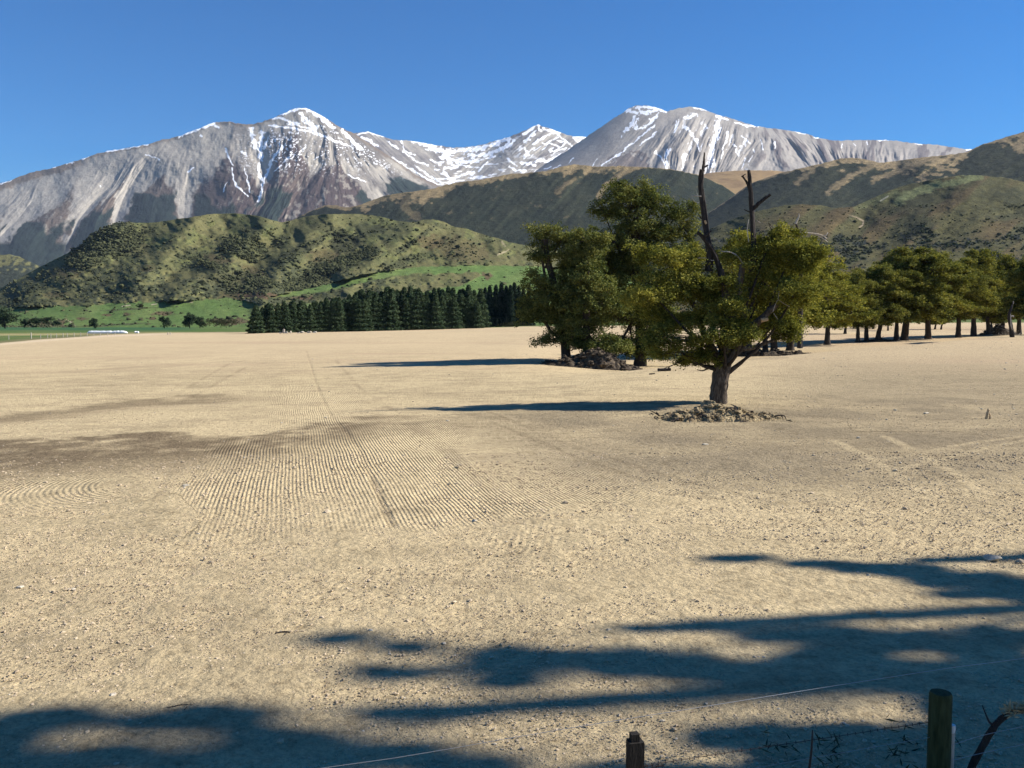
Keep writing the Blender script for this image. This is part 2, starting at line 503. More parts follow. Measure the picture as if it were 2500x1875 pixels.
    trk = 0.72 * trk * np.clip(0.85 + 0.4 * n_mid + 0.2 * n_fine, 0.3, 1.0)
    rgb = mix(rgb, A0 * 1.05, trk)
    dl = np.zeros(x.shape)
    for pts in ([(600, 880), (560, 888), (470, 940), (400, 985)], [(650, 886), (610, 892), (540, 930), (455, 975)], [(820, 880), (870, 940), (960, 1002)], [(990, 1035), (1060, 1080), (1180, 1190), (1240, 1290), (1250, 1350), (1235, 1420)], [(1010, 1035), (1080, 1080), (1200, 1190), (1258, 1290), (1270, 1350), (1255, 1420)], [(440, 1130), (400, 1190), (380, 1225)], [(1700, 1160), (1900, 1205), (2100, 1260)], [(1180, 1000), (1400, 1090), (1650, 1170), (1900, 1230)], [(1200, 1030), (1400, 1115), (1620, 1190)], [(1900, 1010), (2150, 1030), (2480, 1075)], [(620, 1060), (560, 1180), (520, 1310)], [(690, 1060), (650, 1180), (640, 1320)], [(300, 1330), (620, 1420), (900, 1440)], [(900, 1270), (1000, 1235), (1120, 1200)]):
        g = [on_ground(*p)[:2] for p in pts]
        dl = np.maximum(dl, 1 - sm(polydist(x, y, g), 0.04, 0.13 + y * 0.002))
    rgb = mix(rgb, C0, 0.3 * dl * np.clip(0.7 + n_mid, 0.1, 1))
    amp = amp * (1 - trk)
    g = [on_ground(*p)[:2] for p in ((748, 856), (770, 930), (805, 1008), (885, 1105), (955, 1285))]
    fur = (1 - sm(polydist(x, y, g), 0.03, 0.11)) * (0.35 + 0.4 * sm(n_mid, -0.3, 0.5))
    rgb = mix(rgb, C0, 0.4 * fur)
    # pasture beyond the paddock
    edge = ip(px, [(-900, 905), (-200, 852), (0, 838), (80, 831), (160, 825), (260, 818), (400, 813), (610, 811), (900, 806), (1165, 801), (1290, 797), (1700, 793), (2000, 789), (2500, 787)])
    g1 = fbm(x / 9, y / 9, 3, 80)
    grs = mix(np.broadcast_to(np.array([0.07, 0.125, 0.036]), x.shape + (3,)), np.array([0.14, 0.15, 0.06]), np.clip(0.3 + 0.5 * g1, 0, 1))
    pale = np.exp(-((py - ip(px, [(0, 817), (300, 815), (500, 812)])) / 2.5) ** 2) * (1 - sm(px, 380, 520))
    grs = mix(grs, np.array([0.34, 0.29, 0.14]), np.clip(pale, 0, 0.8))
    blue = (1 - sm(py, 803, 811)) * (1 - sm(px, 420, 520))
    grs = mix(grs, np.array([0.045, 0.10, 0.045]), blue)
    rough_edge = sm(py, edge - 9, edge - 3) * (1 - sm(px, 250, 420))
    grs = mix(grs, np.array([0.17, 0.15, 0.08]), 0.7 * rough_edge)
    t = (1 - sm(py + 1.0 * g1, edge - 1.2, edge + 0.8)) * front
    rgb = mix(rgb, grs, t)
    rim = np.exp(-((py - edge - 2.5) / 2.2) ** 2) * (1 - sm(px, 330, 460)) * front
    rgb = mix(rgb, np.array([0.58, 0.47, 0.33]), rim * 0.6)
    amp = amp * (1 - t)
    # small real relief of the worked soil
    z = z + (1 - t) * front * (0.016 * n_mid * sm(R, 5, 8) * (1 - sm(R, 40, 80)) + 0.012 * n_fine * (1 - sm(R, 15, 35)) - 0.02 * fur)
    mb = MB()
    mb.add(np.stack([x, y, z], -1).reshape(-1, 3), grid_faces(len(r), len(a))[:, ::-1])
    m, nt, b = newmat('worked_soil')
    at = node(nt, 'ShaderNodeAttribute', _attribute_name='Col')
    fa = node(nt, 'ShaderNodeAttribute', _attribute_name='Furrow')
    sx = node(nt, 'ShaderNodeSeparateColor'); nt.links.new(fa.outputs['Color'], sx.inputs[0])
    tc = node(nt, 'ShaderNodeTexCoord')
    wave = math_n(nt, 'SINE', math_n(nt, 'MULTIPLY', sx.outputs['Red'], 6.28318))
    n1 = noise_n(nt, tc.outputs['Object'], 5.0, 8, 0.68)
    n2 = noise_n(nt, tc.outputs['Object'], 24.0, 5, 0.7)
    vo = node(nt, 'ShaderNodeTexVoronoi', Scale=9.0, Randomness=1.0); nt.links.new(tc.outputs['Object'], vo.inputs['Vector'])
    clod = math_n(nt, 'SUBTRACT', 0.45, vo.outputs['Distance'])
    h = math_n(nt, 'MULTIPLY', n1, 0.045)
    h = math_n(nt, 'ADD', h, math_n(nt, 'MULTIPLY', n2, 0.026))
    h = math_n(nt, 'ADD', h, math_n(nt, 'MULTIPLY', clod, 0.02))
    h = math_n(nt, 'ADD', h, math_n(nt, 'MULTIPLY', math_n(nt, 'MULTIPLY', wave, sx.outputs['Green']), 0.0092))
    bp = node(nt, 'ShaderNodeBump', Strength=1.0, Distance=1.0)
    nt.links.new(h, bp.inputs['Height']); nt.links.new(bp.outputs[0], b.inputs['Normal'])
    sp1 = ramp(nt, n2, [(0.28, (0.64, 0.62, 0.59)), (0.5, (1, 1, 1)), (0.72, (1.24, 1.21, 1.17))])
    sp2 = ramp(nt, n1, [(0.32, (0.7, 0.68, 0.66)), (0.5, (1, 1, 1)), (0.7, (1.15, 1.14, 1.12))])
    c = mixc(nt, 'MULTIPLY', 1.0, at.outputs['Color'], sp1)
    c = mixc(nt, 'MULTIPLY', 1.0, c, sp2)
    nt.links.new(c, b.inputs['Base Color'])
    b.inputs['Roughness'].default_value = 1.0; b.inputs['Specular IOR Level'].default_value = 0.03
    o = mb.obj('ground', m, smooth=True)
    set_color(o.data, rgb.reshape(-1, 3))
    fur_a = np.stack([phase, np.clip(amp, 0, 1.4), np.zeros_like(amp)], -1).reshape(-1, 3)
    set_color(o.data, fur_a, 'Furrow')
    tag(o, 'dry tan cultivated paddock with roller marks, green pasture beyond it', 'field', kind='structure')
    return o

build_ground()

# ------------------------------------------------------------------ hills and mountains
def relief(name, label, skyline, ybase, Db, Dr, x0, x1, nx, ny, shade, mat, power=1.0, back=0.25, rough=1.2, seed=0):
    """a hillside surveyed from its skyline: a sloping face from Db metres out at the foot to Dr at the crest, and a back slope behind"""
    u = np.linspace(x0, x1, nx)
    ysm = ip(u, skyline)
    du = (x1 - x0) / (nx - 1); kw = int(150 / du); ker = np.hanning(2 * kw + 3); ker /= ker.sum()
    ysm = np.convolve(np.pad(ysm, kw + 1, mode='reflect', reflect_type='odd'), ker, 'valid')
    ys = ip(u, skyline) + rough * fbm(u / 9.0, u * 0 + 3, 4, 90 + seed, 0.6)
    yb = ip(u, ybase) if isinstance(ybase, list) else np.full(nx, float(ybase))
    v = np.linspace(0, 1, ny)
    PX = np.broadcast_to(u, (ny, nx)); V = np.broadcast_to(v[:, None], (ny, nx))
    PY = yb + (ys - yb) * V
    db = ip(u, Db) if isinstance(Db, list) else np.full(nx, float(Db))
    dr = ip(u, Dr) if isinstance(Dr, list) else np.full(nx, float(Dr))
    rgb, dep = shade(PX, PY, V, ys)
    VD = np.clip((yb - PY) / np.maximum(yb - ysm, 8), 0, 1.3)
    D = db + (dr - db) * VD ** power + dep
    dx, dz = ray(PX, PY)
    x, y, z = D * dx, D, CAMZ + D * dz
    # back slope
    bx, by, bz, bc = [x], [y], [z], [rgb]
    for t in (0.03, 0.12, 0.3, 0.6, 1.0):
        bx.append((x[-1] * (1 + back * t))[None]); by.append((y[-1] * (1 + back * t))[None]); bz.append((z[-1] * (1 - t ** 1.4) - 30 * t)[None]); bc.append(rgb[-1:])
    x, y, z, rgb = np.vstack(bx), np.vstack(by), np.vstack(bz), np.vstack(bc)
    mb = MB()
    mb.add(np.stack([x, y, z], -1).reshape(-1, 3), grid_faces(x.shape[0], nx))
    o = mb.obj(name, mat, smooth=True)
    set_color(o.data, rgb.reshape(-1, 3))
    tag(o, label, name.split('_')[-1], kind='structure')
    return dict(x=x[:ny], y=y[:ny], z=z[:ny], px=PX, py=PY, rgb=rgb[:ny])

def falls(px, py, lines):
    """a coordinate that is constant along the fall lines: 0, 1, 2 ... on the given lines"""
    X = []
    for L in lines:
        L = np.array(L, float)
        X.append(np.interp(py, L[:, 1], L[:, 0]))
    X = np.array(X)
    s = np.zeros(px.shape)
    w0 = np.maximum(X[1] - X[0], 4); s = (px - X[0]) / w0
    for k in range(len(lines) - 1):
        w = np.maximum(X[k + 1] - X[k], 4)
        t = (px - X[k]) / w
        s = np.where((px >= X[k]) & (t <= 1), k + t, s)
    wl_ = np.maximum(X[-1] - X[-2], 4)
    s = np.where(px > X[-1], len(lines) - 1 + (px - X[-1]) / wl_, s)
    return s

def z1(*p): return [(x / 2.458, 200 + y / 2.458) for x, y in p]
def z2(*p): return [(800 + x / 2.458, 200 + y / 2.458) for x, y in p]
def z3(*p): return [(1600 + x / 2.458, 200 + y / 2.458) for x, y in p]

def snow_mask(px, py, streaks, brk=0.5, seed=0):
    n = fbm(px / 6.0, py / 6.0, 3, 200 + seed)
    wx = px + 2.2 * fbm(px / 12, py / 12, 2, 210 + seed); wy = py + 2.2 * fbm(px / 12, py / 12, 2, 214 + seed)
    m = np.zeros(px.shape)
    for pts, w in streaks:
        hw = w / 2.458 / 2 * 0.78
        xs = [p[0] for p in pts]; ys_ = [p[1] for p in pts]
        sel = (px > min(xs) - hw * 3) & (px < max(xs) + hw * 3) & (py > min(ys_) - hw * 3) & (py < max(ys_) + hw * 3)
        if not sel.any(): continue
        d = polydist(wx[sel], wy[sel], pts)
        m[sel] = np.maximum(m[sel], 1 - sm(d + brk * hw * n[sel] * 1.3, hw * 0.75, hw * 1.15 + 0.6))
    return m

SCREE = np.array([0.335, 0.305, 0.255]); SCREE2 = np.array([0.245, 0.225, 0.195]); BROWN = np.array([0.115, 0.09, 0.07]); PURPLE = np.array([0.068, 0.05, 0.046])
FOREST = np.array([0.018, 0.026, 0.022]); SNOW = np.array([0.86, 0.88, 0.9]); TUSSOCK = np.array([0.25, 0.18, 0.095])

SKY_L = z1((-700, 800), (-300, 690), (0, 610), (20, 605), (100, 575), (200, 540), (300, 520), (400, 490), (500, 460), (580, 430), (700, 405), (800, 390), (880, 375), (960, 350), (1040, 335), (1100, 315), (1180, 285), (1250, 255), (1300, 240), (1380, 240), (1460, 255), (1520, 255), (1600, 230), (1640, 215), (1700, 190), (1740, 170), (1790, 155), (1840, 157), (1900, 185), (1960, 220), (2020, 260), (2080, 290), (2130, 310)) + z2((220, 350), (380, 450), (530, 560), (660, 620), (800, 700))
FALL_L = [[(-40, 420), (-110, 520), (-200, 640)], [(60, 425), (0, 485), (-60, 535), (-100, 640)], [(150, 400), (98, 440), (77, 493), (41, 538), (0, 578), (-40, 640)], [(330, 355), (264, 460), (228, 493), (191, 538), (175, 574), (161, 603), (150, 650)], [(400, 340), (358, 395), (325, 444), (301, 485), (281, 540), (265, 640)],
          [(500, 300), (468, 350), (460, 424), (452, 477), (450, 530), (446, 640)], [(655, 270), (639, 322), (635, 395), (645, 428), (635, 485), (610, 521), (560, 640)], [(760, 270), (790, 330), (775, 400), (735, 460), (720, 481), (690, 560)], [(800, 270), (840, 330), (880, 400), (915, 448), (960, 520)], [(870, 300), (960, 380), (1040, 440), (1150, 520)]]

def shade_left(px, py, V, ys):
    s = falls(px, py, FALL_L)
    n1 = fbm(px / 45, py / 45, 4, 100); n2 = fbm(px / 10, py / 10, 3, 104)
    ns = fbm(s * 5 + 0.3 * n1, py / 70, 4, 108); nf = fbm(s * 16, py / 40, 3, 112)
    fr = np.abs(s - np.round(s)) * 2
    r = fr + 0.22 * ns + 0.1 * n2
    dpt = py - ys
    rgb = mix(np.broadcast_to(SCREE, px.shape + (3,)), SCREE2, np.clip(0.35 + 0.5 * nf + 0.3 * n1, 0, 1))
    right = sm(px, 500, 640)
    # rocky brown on the upper right flank
    rgb = mix(rgb, np.array([0.13, 0.117, 0.106]), right * np.clip(0.5 + 0.9 * ns + 0.4 * n1, 0, 0.95))
    thr = 1.3 - 1.1 * sm(dpt, 25, 185) - 0.30 * right * sm(dpt, 80, 190)
    thr = thr + 0.2 * sm(px, 250, 330) * (1 - sm(px, 480, 520)) * (1 - sm(py, 400, 440))
    veg = sm(r, thr - 0.12, thr + 0.06)
    brown = mix(np.broadcast_to(BROWN, px.shape + (3,)), PURPLE, np.clip(sm(px, 300, 560) * 0.9 + 0.3 * n1, 0, 1))
    rgb = mix(rgb, brown, veg)
    # broken pale stones in the brown
    rgb = mix(rgb, SCREE * 0.8, veg * sm(n2 + 0.5 * nf, 0.55, 0.9) * 0.6)
    # a brown strip of tussock under the left crest
    tus = (1 - sm(dpt + 4 * n2, 12, 22)) * (1 - sm(px, 160, 230)) + (1 - sm(dpt + 3 * n2, 4, 9)) * 0.6
    rgb = mix(rgb, np.array([0.16, 0.12, 0.085]), np.clip(tus, 0, 0.9))
    fy = ip(px, [(-200, 560), (0, 565), (60, 540), (120, 550), (190, 545), (240, 515), (290, 500), (330, 470), (380, 480), (450, 470), (500, 480), (560, 500), (600, 495), (660, 460), (720, 470), (760, 500), (840, 520), (880, 470), (940, 440), (1000, 435), (1070, 450)])
    frs = sm(py + 12 * n1 + 14 * ns, fy - 4, fy + 6) * sm(r, 0.22, 0.4)
    frs = np.maximum(frs, sm(py, 585, 600) * (1 - sm(px, 150, 190)))
    notf = sm(ell(px, py, 800, 520, 90, 60), 0.8, 1.1)
    frs = frs * notf
    rgb = mix(rgb, FOREST * (1 + 0.3 * n2[..., None]), frs)
    st = [(z1((-300, 700), (0, 615), (90, 577)), 6), (z1((260, 525), (330, 512)), 8), (z1((400, 492), (445, 482)), 10), (z1((500, 461), (535, 450)), 9), (z1((630, 415), (740, 402), (800, 392), (885, 375)), 10), (z1((1070, 333), (1090, 320)), 12), (z1((1095, 322), (1180, 290), (1290, 243)), 20),
          (z1((1510, 290), (1520, 340), (1540, 400)), 34), (z1((1575, 300), (1560, 400), (1565, 470)), 24), (z1((1610, 330), (1580, 400)), 16), (z1((1700, 390), (1640, 440), (1605, 540), (1580, 580)), 20), (z1((1550, 490), (1555, 560), (1580, 600), (1572, 660), (1550, 715)), 16), (z1((1390, 520), (1395, 580), (1420, 620), (1490, 690)), 9), (z1((1350, 400), (1380, 470), (1400, 500)), 8), (z1((1450, 410), (1480, 440)), 14), (z1((1470, 520), (1500, 660)), 6),
          (z1((1690, 195), (1790, 158), (1850, 160)), 18), (z1((1640, 222), (1700, 222), (1760, 245), (1800, 255)), 16), (z1((1805, 190), (1835, 230), (1890, 275)), 34), (z1((1840, 165), (1920, 210), (2000, 275)), 26), (z1((2055, 290), (2100, 340), (2150, 390), (2180, 400)), 22), (z1((1610, 260), (1700, 272), (1850, 295), (2000, 350), (2110, 395)), 12), (z1((1720, 250), (1850, 275), (1960, 330)), 8), (z1((1640, 340), (1700, 345)), 6), (z1((1800, 420), (1840, 385)), 8), (z1((1700, 480), (1750, 430)), 7), (z1((1640, 540), (1690, 500)), 6), (z1((1290, 265), (1315, 280)), 12), (z1((1200, 320), (1215, 326)), 8), (z1((870, 440), (960, 465)), 5), (z1((1130, 545), (1160, 515)), 8), (z1((1145, 460), (1150, 466)), 8), (z1((600, 622), (604, 626)), 6),
          (z1((1360, 600), (1340, 660)), 4), (z1((1880, 470), (1910, 450)), 5), (z1((2090, 560), (2190, 600)), 6)]
    sn = snow_mask(px, py, st, 0.6, 1)
    sn = np.maximum(sn, sm(fbm(px / 3.5, py / 2.5, 2, 120) + 0.5 * ns, 0.78, 0.95) * sm(px, 560, 640) * (1 - sm(py, 380, 450)) * sm(dpt, 8, 20) * 0.9)
    rgb = mix(rgb, SNOW, sn)
    dep = -150 * (np.minimum(fr, 1) ** 0.9) * sm(dpt, 10, 160) * (0.6 + 0.4 * sm(np.abs(s - 5.5), 0, 2.5)) - (15 + 26 * right) * ns * sm(dpt, 4, 60) - (3 + 8 * right) * nf * sm(dpt, 10, 60) - 22 * n1 - 1.5 * n2 - 90 * fbm(px / 150, py / 120, 2, 116)
    return rgb, dep

MAT_MTN = relief_mat('mountain_rock', 0.011, 0.5, 18, 0.16)
relief('west_mountain', 'long grey scree mountain with a snow-capped summit and forested foot', SKY_L, 690, 5200, 8000, -280, 1110, 1150, 380, shade_left, MAT_MTN, seed=1)

SKY_B = z2((-300, 260), (100, 320), (160, 308), (240, 298), (300, 318), (380, 345), (440, 350), (500, 352), (560, 362), (620, 375), (690, 385), (760, 395), (850, 390), (920, 378), (980, 360), (1040, 345), (1100, 325), (1160, 300), (1200, 285), (1240, 262), (1265, 257), (1300, 270), (1350, 285), (1400, 305), (1470, 325), (1545, 328), (1800, 340))

def shade_basin(px, py, V, ys):
    n1 = fbm(px / 40, py / 30, 4, 130); n2 = fbm(px / 9, py / 6, 3, 134)
    dpt = py - ys
    lf = (px - py * 1.1)                       # the left wall runs down to the right
    rf = (px + py * 1.2)                       # the spurs of the pointed peak run down to the left
    w = sm(px, 1060, 1130)
    stre = fbm(lf / 14, py / 90, 4, 138) * (1 - w) + fbm(rf / 15, py / 80, 4, 142) * w
    rgb = mix(np.broadcast_to(SCREE * 0.95, px.shape + (3,)), np.array([0.14, 0.125, 0.12]), np.clip(0.25 + 0.7 * stre + 0.4 * n1, 0, 1))
    rgb = mix(rgb, np.array([0.11, 0.085, 0.07]), ell(px, py, 945, 425, 60, 40, 35) < 0.8 + 0.3 * n2)
    st = [(z2((560, 368), (640, 400), (720, 420), (800, 412), (900, 400), (1000, 370), (1090, 345)), 36), (z2((510, 356), (600, 375), (680, 392)), 20), (z2((690, 455), (800, 480), (900, 470)), 28), (z2((850, 435), (950, 440), (1050, 400), (1120, 355)), 26), (z2((690, 540), (740, 590), (800, 560), (870, 545)), 20), (z2((700, 520), (780, 510)), 14), (z2((380, 450), (450, 490), (560, 560), (660, 615)), 11), (z2((520, 500), (600, 560), (690, 605)), 9), (z2((210, 330), (260, 360), (295, 380)), 22), (z2((180, 312), (240, 306), (370, 338)), 9), (z2((360, 360), (420, 400)), 11), (z2((460, 410), (520, 440)), 10), (z2((440, 350), (460, 420), (520, 470), (600, 500)), 8),
          (z2((1240, 265), (1268, 262), (1275, 295)), 16), (z2((1170, 310), (1240, 275)), 14), (z2((1185, 360), (1240, 315)), 18), (z2((1300, 285), (1365, 300)), 20), (z2((1370, 300), (1470, 385)), 10), (z2((1480, 332), (1545, 335)), 16), (z2((1490, 345), (1520, 360)), 24), (z2((1260, 470), (1330, 482), (1400, 440)), 18), (z2((1090, 510), (1130, 530), (1190, 535)), 18), (z2((1280, 360), (1400, 390)), 8), (z2((1180, 400), (1205, 440)), 12), (z2((1160, 480), (1240, 500)), 14), (z2((1080, 460), (1130, 500)), 12), (z2((900, 540), (960, 480)), 8), (z2((930, 440), (1000, 445)), 10), (z2((1240, 360), (1280, 340)), 14), (z2((1330, 420), (1430, 400)), 10), (z2((1380, 350), (1440, 360)), 12), (z2((620, 470), (680, 500)), 10), (z2((740, 500), (860, 505)), 10), (z2((860, 580), (930, 560)), 8)]
    sn = snow_mask(px, py, st, 0.7, 3)
    terr = sm(fbm(px / 22 + 0.02 * py, py / 4.5, 3, 150) , 0.36, 0.56) * ((px > 1060) & (py > 360)).astype(float) * sm(py, 362, 380) * (1 - 0.65 * sm(px, 1170, 1260))
    terr = np.maximum(terr, sm(fbm(rf / 9, py / 14, 3, 154), 0.42, 0.6) * sm(px, 1240, 1290) * (1 - sm(px, 1420, 1440)))
    sn = np.maximum(sn, 0.95 * terr)
    rgb = mix(rgb, SNOW, sn)
    dep = -34 * stre - 40 * n1 - 4 * n2 - 240 * np.exp(-((px - 1290 - (py - 330) * -0.5) / 60) ** 2) - 300 * (1 - sm(px + (py - 340) * -0.9, 900, 1080))
    return rgb, dep
relief('snow_basin_mountain', 'snowfield basin below a small pointed peak between the two big mountains', SKY_B, 485, 8600, 11500, 800, 1520, 640, 200, shade_basin, MAT_MTN, seed=2)

SKY_R = z2((1100, 640), (1240, 540), (1340, 470), (1440, 410), (1545, 335), (1640, 270), (1720, 215), (1780, 180), (1810, 155), (1850, 143), (1900, 140), (1960, 150), (2010, 165), (2035, 178)) + z3((75, 178), (130, 160), (200, 150), (260, 155), (310, 172), (380, 200), (440, 215), (520, 240), (600, 265), (700, 278), (800, 290), (900, 310), (990, 340), (1080, 352), (1200, 350), (1350, 348), (1450, 352), (1520, 365), (1600, 372), (1700, 378), (1780, 390), (1860, 405), (1910, 402), (2100, 420), (2800, 440))
FALL_R = [[(1400, 240), (1330, 330), (1230, 430)], [(1530, 250), (1440, 340), (1330, 440)], [(1600, 260), (1520, 340), (1420, 440)], [(1640, 265), (1570, 350), (1490, 440)], [(1690, 260), (1630, 370), (1625, 440)], [(1740, 275), (1705, 340), (1670, 440)], [(1770, 285), (1745, 350), (1720, 440)], [(1800, 295), (1790, 350), (1745, 440)], [(1850, 305), (1850, 345), (1790, 440)], [(1890, 312), (1935, 360), (1990, 440)], [(1960, 325), (1995, 370), (2030, 440)], [(2010, 335), (2030, 370), (2060, 440)], [(2060, 340), (2065, 370), (2085, 440)], [(2110, 340), (2110, 370), (2110, 440)], [(2180, 340), (2180, 440), (2180, 470)], [(2280, 350), (2270, 400), (2260, 440)], [(2380, 360), (2370, 400), (2350, 440)]]

def shade_right(px, py, V, ys):
    s = falls(px, py, FALL_R)
    n1 = fbm(px / 45, py / 45, 4, 160); n2 = fbm(px / 9, py / 9, 3, 164)
    ns = fbm(s * 3.2, py / 60, 4, 168); nf = fbm(s * 9, py / 35, 3, 172)
    smooth_face = (1 - sm(px + (py - 300) * 1.0, 1600, 1700))
    dpt = py - ys
    rgb = mix(np.broadcast_to(np.array([0.31, 0.285, 0.25]), px.shape + (3,)), np.array([0.19, 0.17, 0.15]), np.clip(0.3 + (0.6 * ns + 0.3 * nf) * (1 - 0.7 * smooth_face) + 0.3 * n1, 0, 1))
    rgb = mix(rgb, np.array([0.29, 0.26, 0.225]), sm(px, 1860, 1960) * 0.7 * np.clip(0.6 - ns, 0, 1))
    rgb = mix(rgb, np.array([0.13, 0.11, 0.105]), sm(px, 1800, 1900) * sm(ns + 0.7 * nf, 0.05, 0.4) * 0.9)
    rgb = mix(rgb, np.array([0.16, 0.135, 0.12]), ell(px, py, 1530, 400, 60, 35) < 0.8 + 0.4 * n2)
    st = [(z2((1795, 172), (1850, 180), (1930, 185), (1990, 165)), 30), (z2((1840, 150), (1940, 150), (2030, 178)), 18), (z2((1840, 210), (1830, 260), (1785, 292)), 26), (z2((1860, 220), (1850, 285), (1905, 270), (1950, 230), (1980, 205)), 20), (z2((1960, 262), (1850, 350), (1740, 440), (1645, 502)), 14), (z2((1980, 295), (1870, 382)), 12), (z2((1620, 460), (1580, 512)), 8), (z2((1480, 455), (1450, 490)), 8), (z2((2110, 220), (2080, 300)), 9), (z2((2055, 400), (2035, 450), (2040, 515)), 16), (z2((1960, 420), (2040, 490)), 12), (z2((1760, 330), (1768, 320)), 10), (z2((1400, 500), (1350, 520)), 8), (z2((1300, 525), (1340, 505)), 9),
          (z3((180, 218), (245, 200)), 30), (z3((165, 270), (210, 300), (245, 345)), 26), (z3((375, 240), (370, 300), (345, 360), (338, 440), (345, 500)), 30), (z3((395, 270), (380, 340)), 16), (z3((300, 255), (308, 278)), 14), (z3((235, 330), (262, 420)), 12), (z3((440, 300), (412, 380), (398, 460)), 11), (z3((365, 205), (435, 222)), 14), (z3((525, 255), (612, 272)), 12), (z3((475, 245), (520, 248)), 9), (z3((520, 325), (575, 372)), 9), (z3((470, 375), (500, 440)), 12), (z3((630, 350), (642, 405)), 8), (z3((720, 360), (715, 395)), 6), (z3((70, 400), (55, 470), (75, 520)), 16), (z3((0, 420), (60, 480)), 14), (z3((285, 370), (268, 425)), 8), (z3((322, 465), (320, 525)), 8), (z3((230, 158), (300, 172)), 9), (z3((125, 230), (110, 300)), 8), (z3((540, 460), (520, 520)), 7), (z3((585, 440), (560, 480)), 6), (z3((180, 440), (160, 520)), 7), (z3((590, 400), (600, 420)), 6), (z3((1320, 350), (1400, 352)), 8), (z3((1560, 372), (1600, 376)), 6), (z3((1870, 408), (1912, 404)), 12), (z3((840, 300), (900, 312)), 6), (z3((950, 325), (985, 338)), 6), (z3((1120, 365), (1118, 395)), 5), (z3((1190, 370), (1200, 385)), 5), (z3((1270, 360), (1275, 375)), 6)]
    sn = snow_mask(px, py, [(p_, w_ * (0.72 if w_ < 30 and p_[0][1] > 295 else 0.95)) for p_, w_ in st], 0.75, 5)
    mid = sm(px, 1620, 1680) * (1 - sm(px, 1830, 1880)) * sm(dpt, 20, 45)
    sn = np.maximum(sn, sm(-ns + 0.4 * fbm(px / 4, py / 7, 2, 180), 0.75, 0.9) * mid * 0.6)
    rgb = mix(rgb, SNOW, sn)
    rough = (1 - 0.8 * smooth_face)
    dep = -(75 + 60 * sm(px, 1830, 1900)) * ns * rough * sm(dpt, 4, 40) - (24 * nf) * rough * sm(dpt, 4, 50) - 30 * n1 * rough - 3 * n2 * rough
    dep = dep + 60 * np.minimum(np.abs(s - np.round(s)) * 2, 1) * rough * sm(dpt, 10, 70) * -1 * sm(s, 3.5, 4.5)
    # the rounded shoulder between the two tops
    dep = dep - 260 * np.exp(-((px - (1690 - (py - 262) * 0.35)) / 55) ** 2) * sm(dpt, 0, 60)
    return rgb, dep
relief('east_mountain', 'twin-topped grey mountain streaked with snow gullies', SKY_R, 455, 6600, 9000, 1240, 2720, 1150, 240, shade_right, MAT_MTN, seed=3)

# --- dark middle hill
SKY_M = [(560, 640), (640, 575), (720, 534), (753, 517), (793, 501), (822, 501), (842, 507), (862, 504), (881, 499), (902, 491), (942, 477), (979, 471), (1020, 466), (1060, 460), (1093, 450), (1125, 444), (1166, 440), (1207, 432), (1248, 424), (1288, 422), (1329, 418), (1370, 407), (1402, 401), (1435, 405), (1471, 407), (1512, 405), (1545, 407), (1593, 409), (1634, 412), (1661, 418), (1710, 428), (1763, 452), (1795, 473), (1828, 501), (1900, 560), (2000, 640)]
SCRUB = np.array([0.02, 0.026, 0.018]); SCRUB2 = np.array([0.036, 0.04, 0.025])

def shade_mid(px, py, V, ys):
    n1 = fbm(px / 70, py / 50, 4, 220); n2 = fbm(px / 12, py / 8, 4, 224); n3 = fbm((px + py * 0.9) / 26, py / 70, 3, 228)
    dpt = py - ys
    rgb = mix(np.broadcast_to(SCRUB, px.shape + (3,)), SCRUB2, np.clip(0.45 + 0.6 * n1 + 0.4 * n2, 0, 1))
    wid = ip(px, [(700, 3), (840, 6), (880, 14), (940, 26), (1000, 30), (1060, 20), (1150, 12), (1280, 10), (1330, 16), (1450, 20), (1540, 10), (1600, 2), (1700, 1)])
    tan = 1 - sm(dpt + wid * (0.55 * n2 + 0.5 * n3), wid * 0.55, wid * 1.05)
    tan = np.maximum(tan, 0.4 * (1 - sm(polydist(px, py, [(995, 480), (985, 500), (1000, 520), (1020, 528)]) + 5 * n2, 6, 12)))
    tan = np.maximum(tan, 0.8 * (1 - sm(polydist(px, py, [(1545, 410), (1510, 430), (1480, 455), (1462, 480)]) + 3 * n2, 4, 9)))
    tan = np.maximum(tan, 0.7 * (1 - sm(polydist(px, py, [(1405, 438), (1380, 452), (1360, 468)]) + 4 * n2, 2, 8)))
    tan = np.maximum(tan, 0.6 * 0.5 * sm(n2 + 0.4 * fbm(px / 40, py / 14, 2, 232), 1.0, 1.25) * sm(dpt, 10, 20))
    rgb = mix(rgb, np.array([0.21, 0.16, 0.085]), tan)
    dep = -10 * n3 - 16 * n1 - 1.5 * n2 - 70 * fbm(px / 230, py / 160, 2, 233)
    return rgb, dep
MAT_HILL = relief_mat('hill_scrub', 0.05, 0.9, 7, 0.5)
relief('middle_hill', 'dark scrub-covered hill with a tan grass crest below the snowy basin', SKY_M, 640, 1900, 3000, 600, 1960, 800, 200, shade_mid, MAT_HILL, seed=4, rough=0.9)

def shade_saddle(px, py, V, ys):
    n = fbm(px / 30, py / 6, 3, 236)
    return mix(np.broadcast_to(np.array([0.27, 0.185, 0.09]), px.shape + (3,)), np.array([0.19, 0.125, 0.065]), np.clip(0.4 + 0.7 * n, 0, 1)), -5 * n
relief('saddle_hill', 'smooth tan tussock saddle behind the dead treetops', [(1600, 470), (1680, 432), (1710, 426), (1742, 421), (1803, 416), (1885, 416), (1909, 418), (1990, 430)], 490, 3300, 4200, 1600, 1990, 220, 60, shade_saddle, relief_mat('tussock', 0.03, 0.5, 6, 0.2), seed=5, rough=0.5)

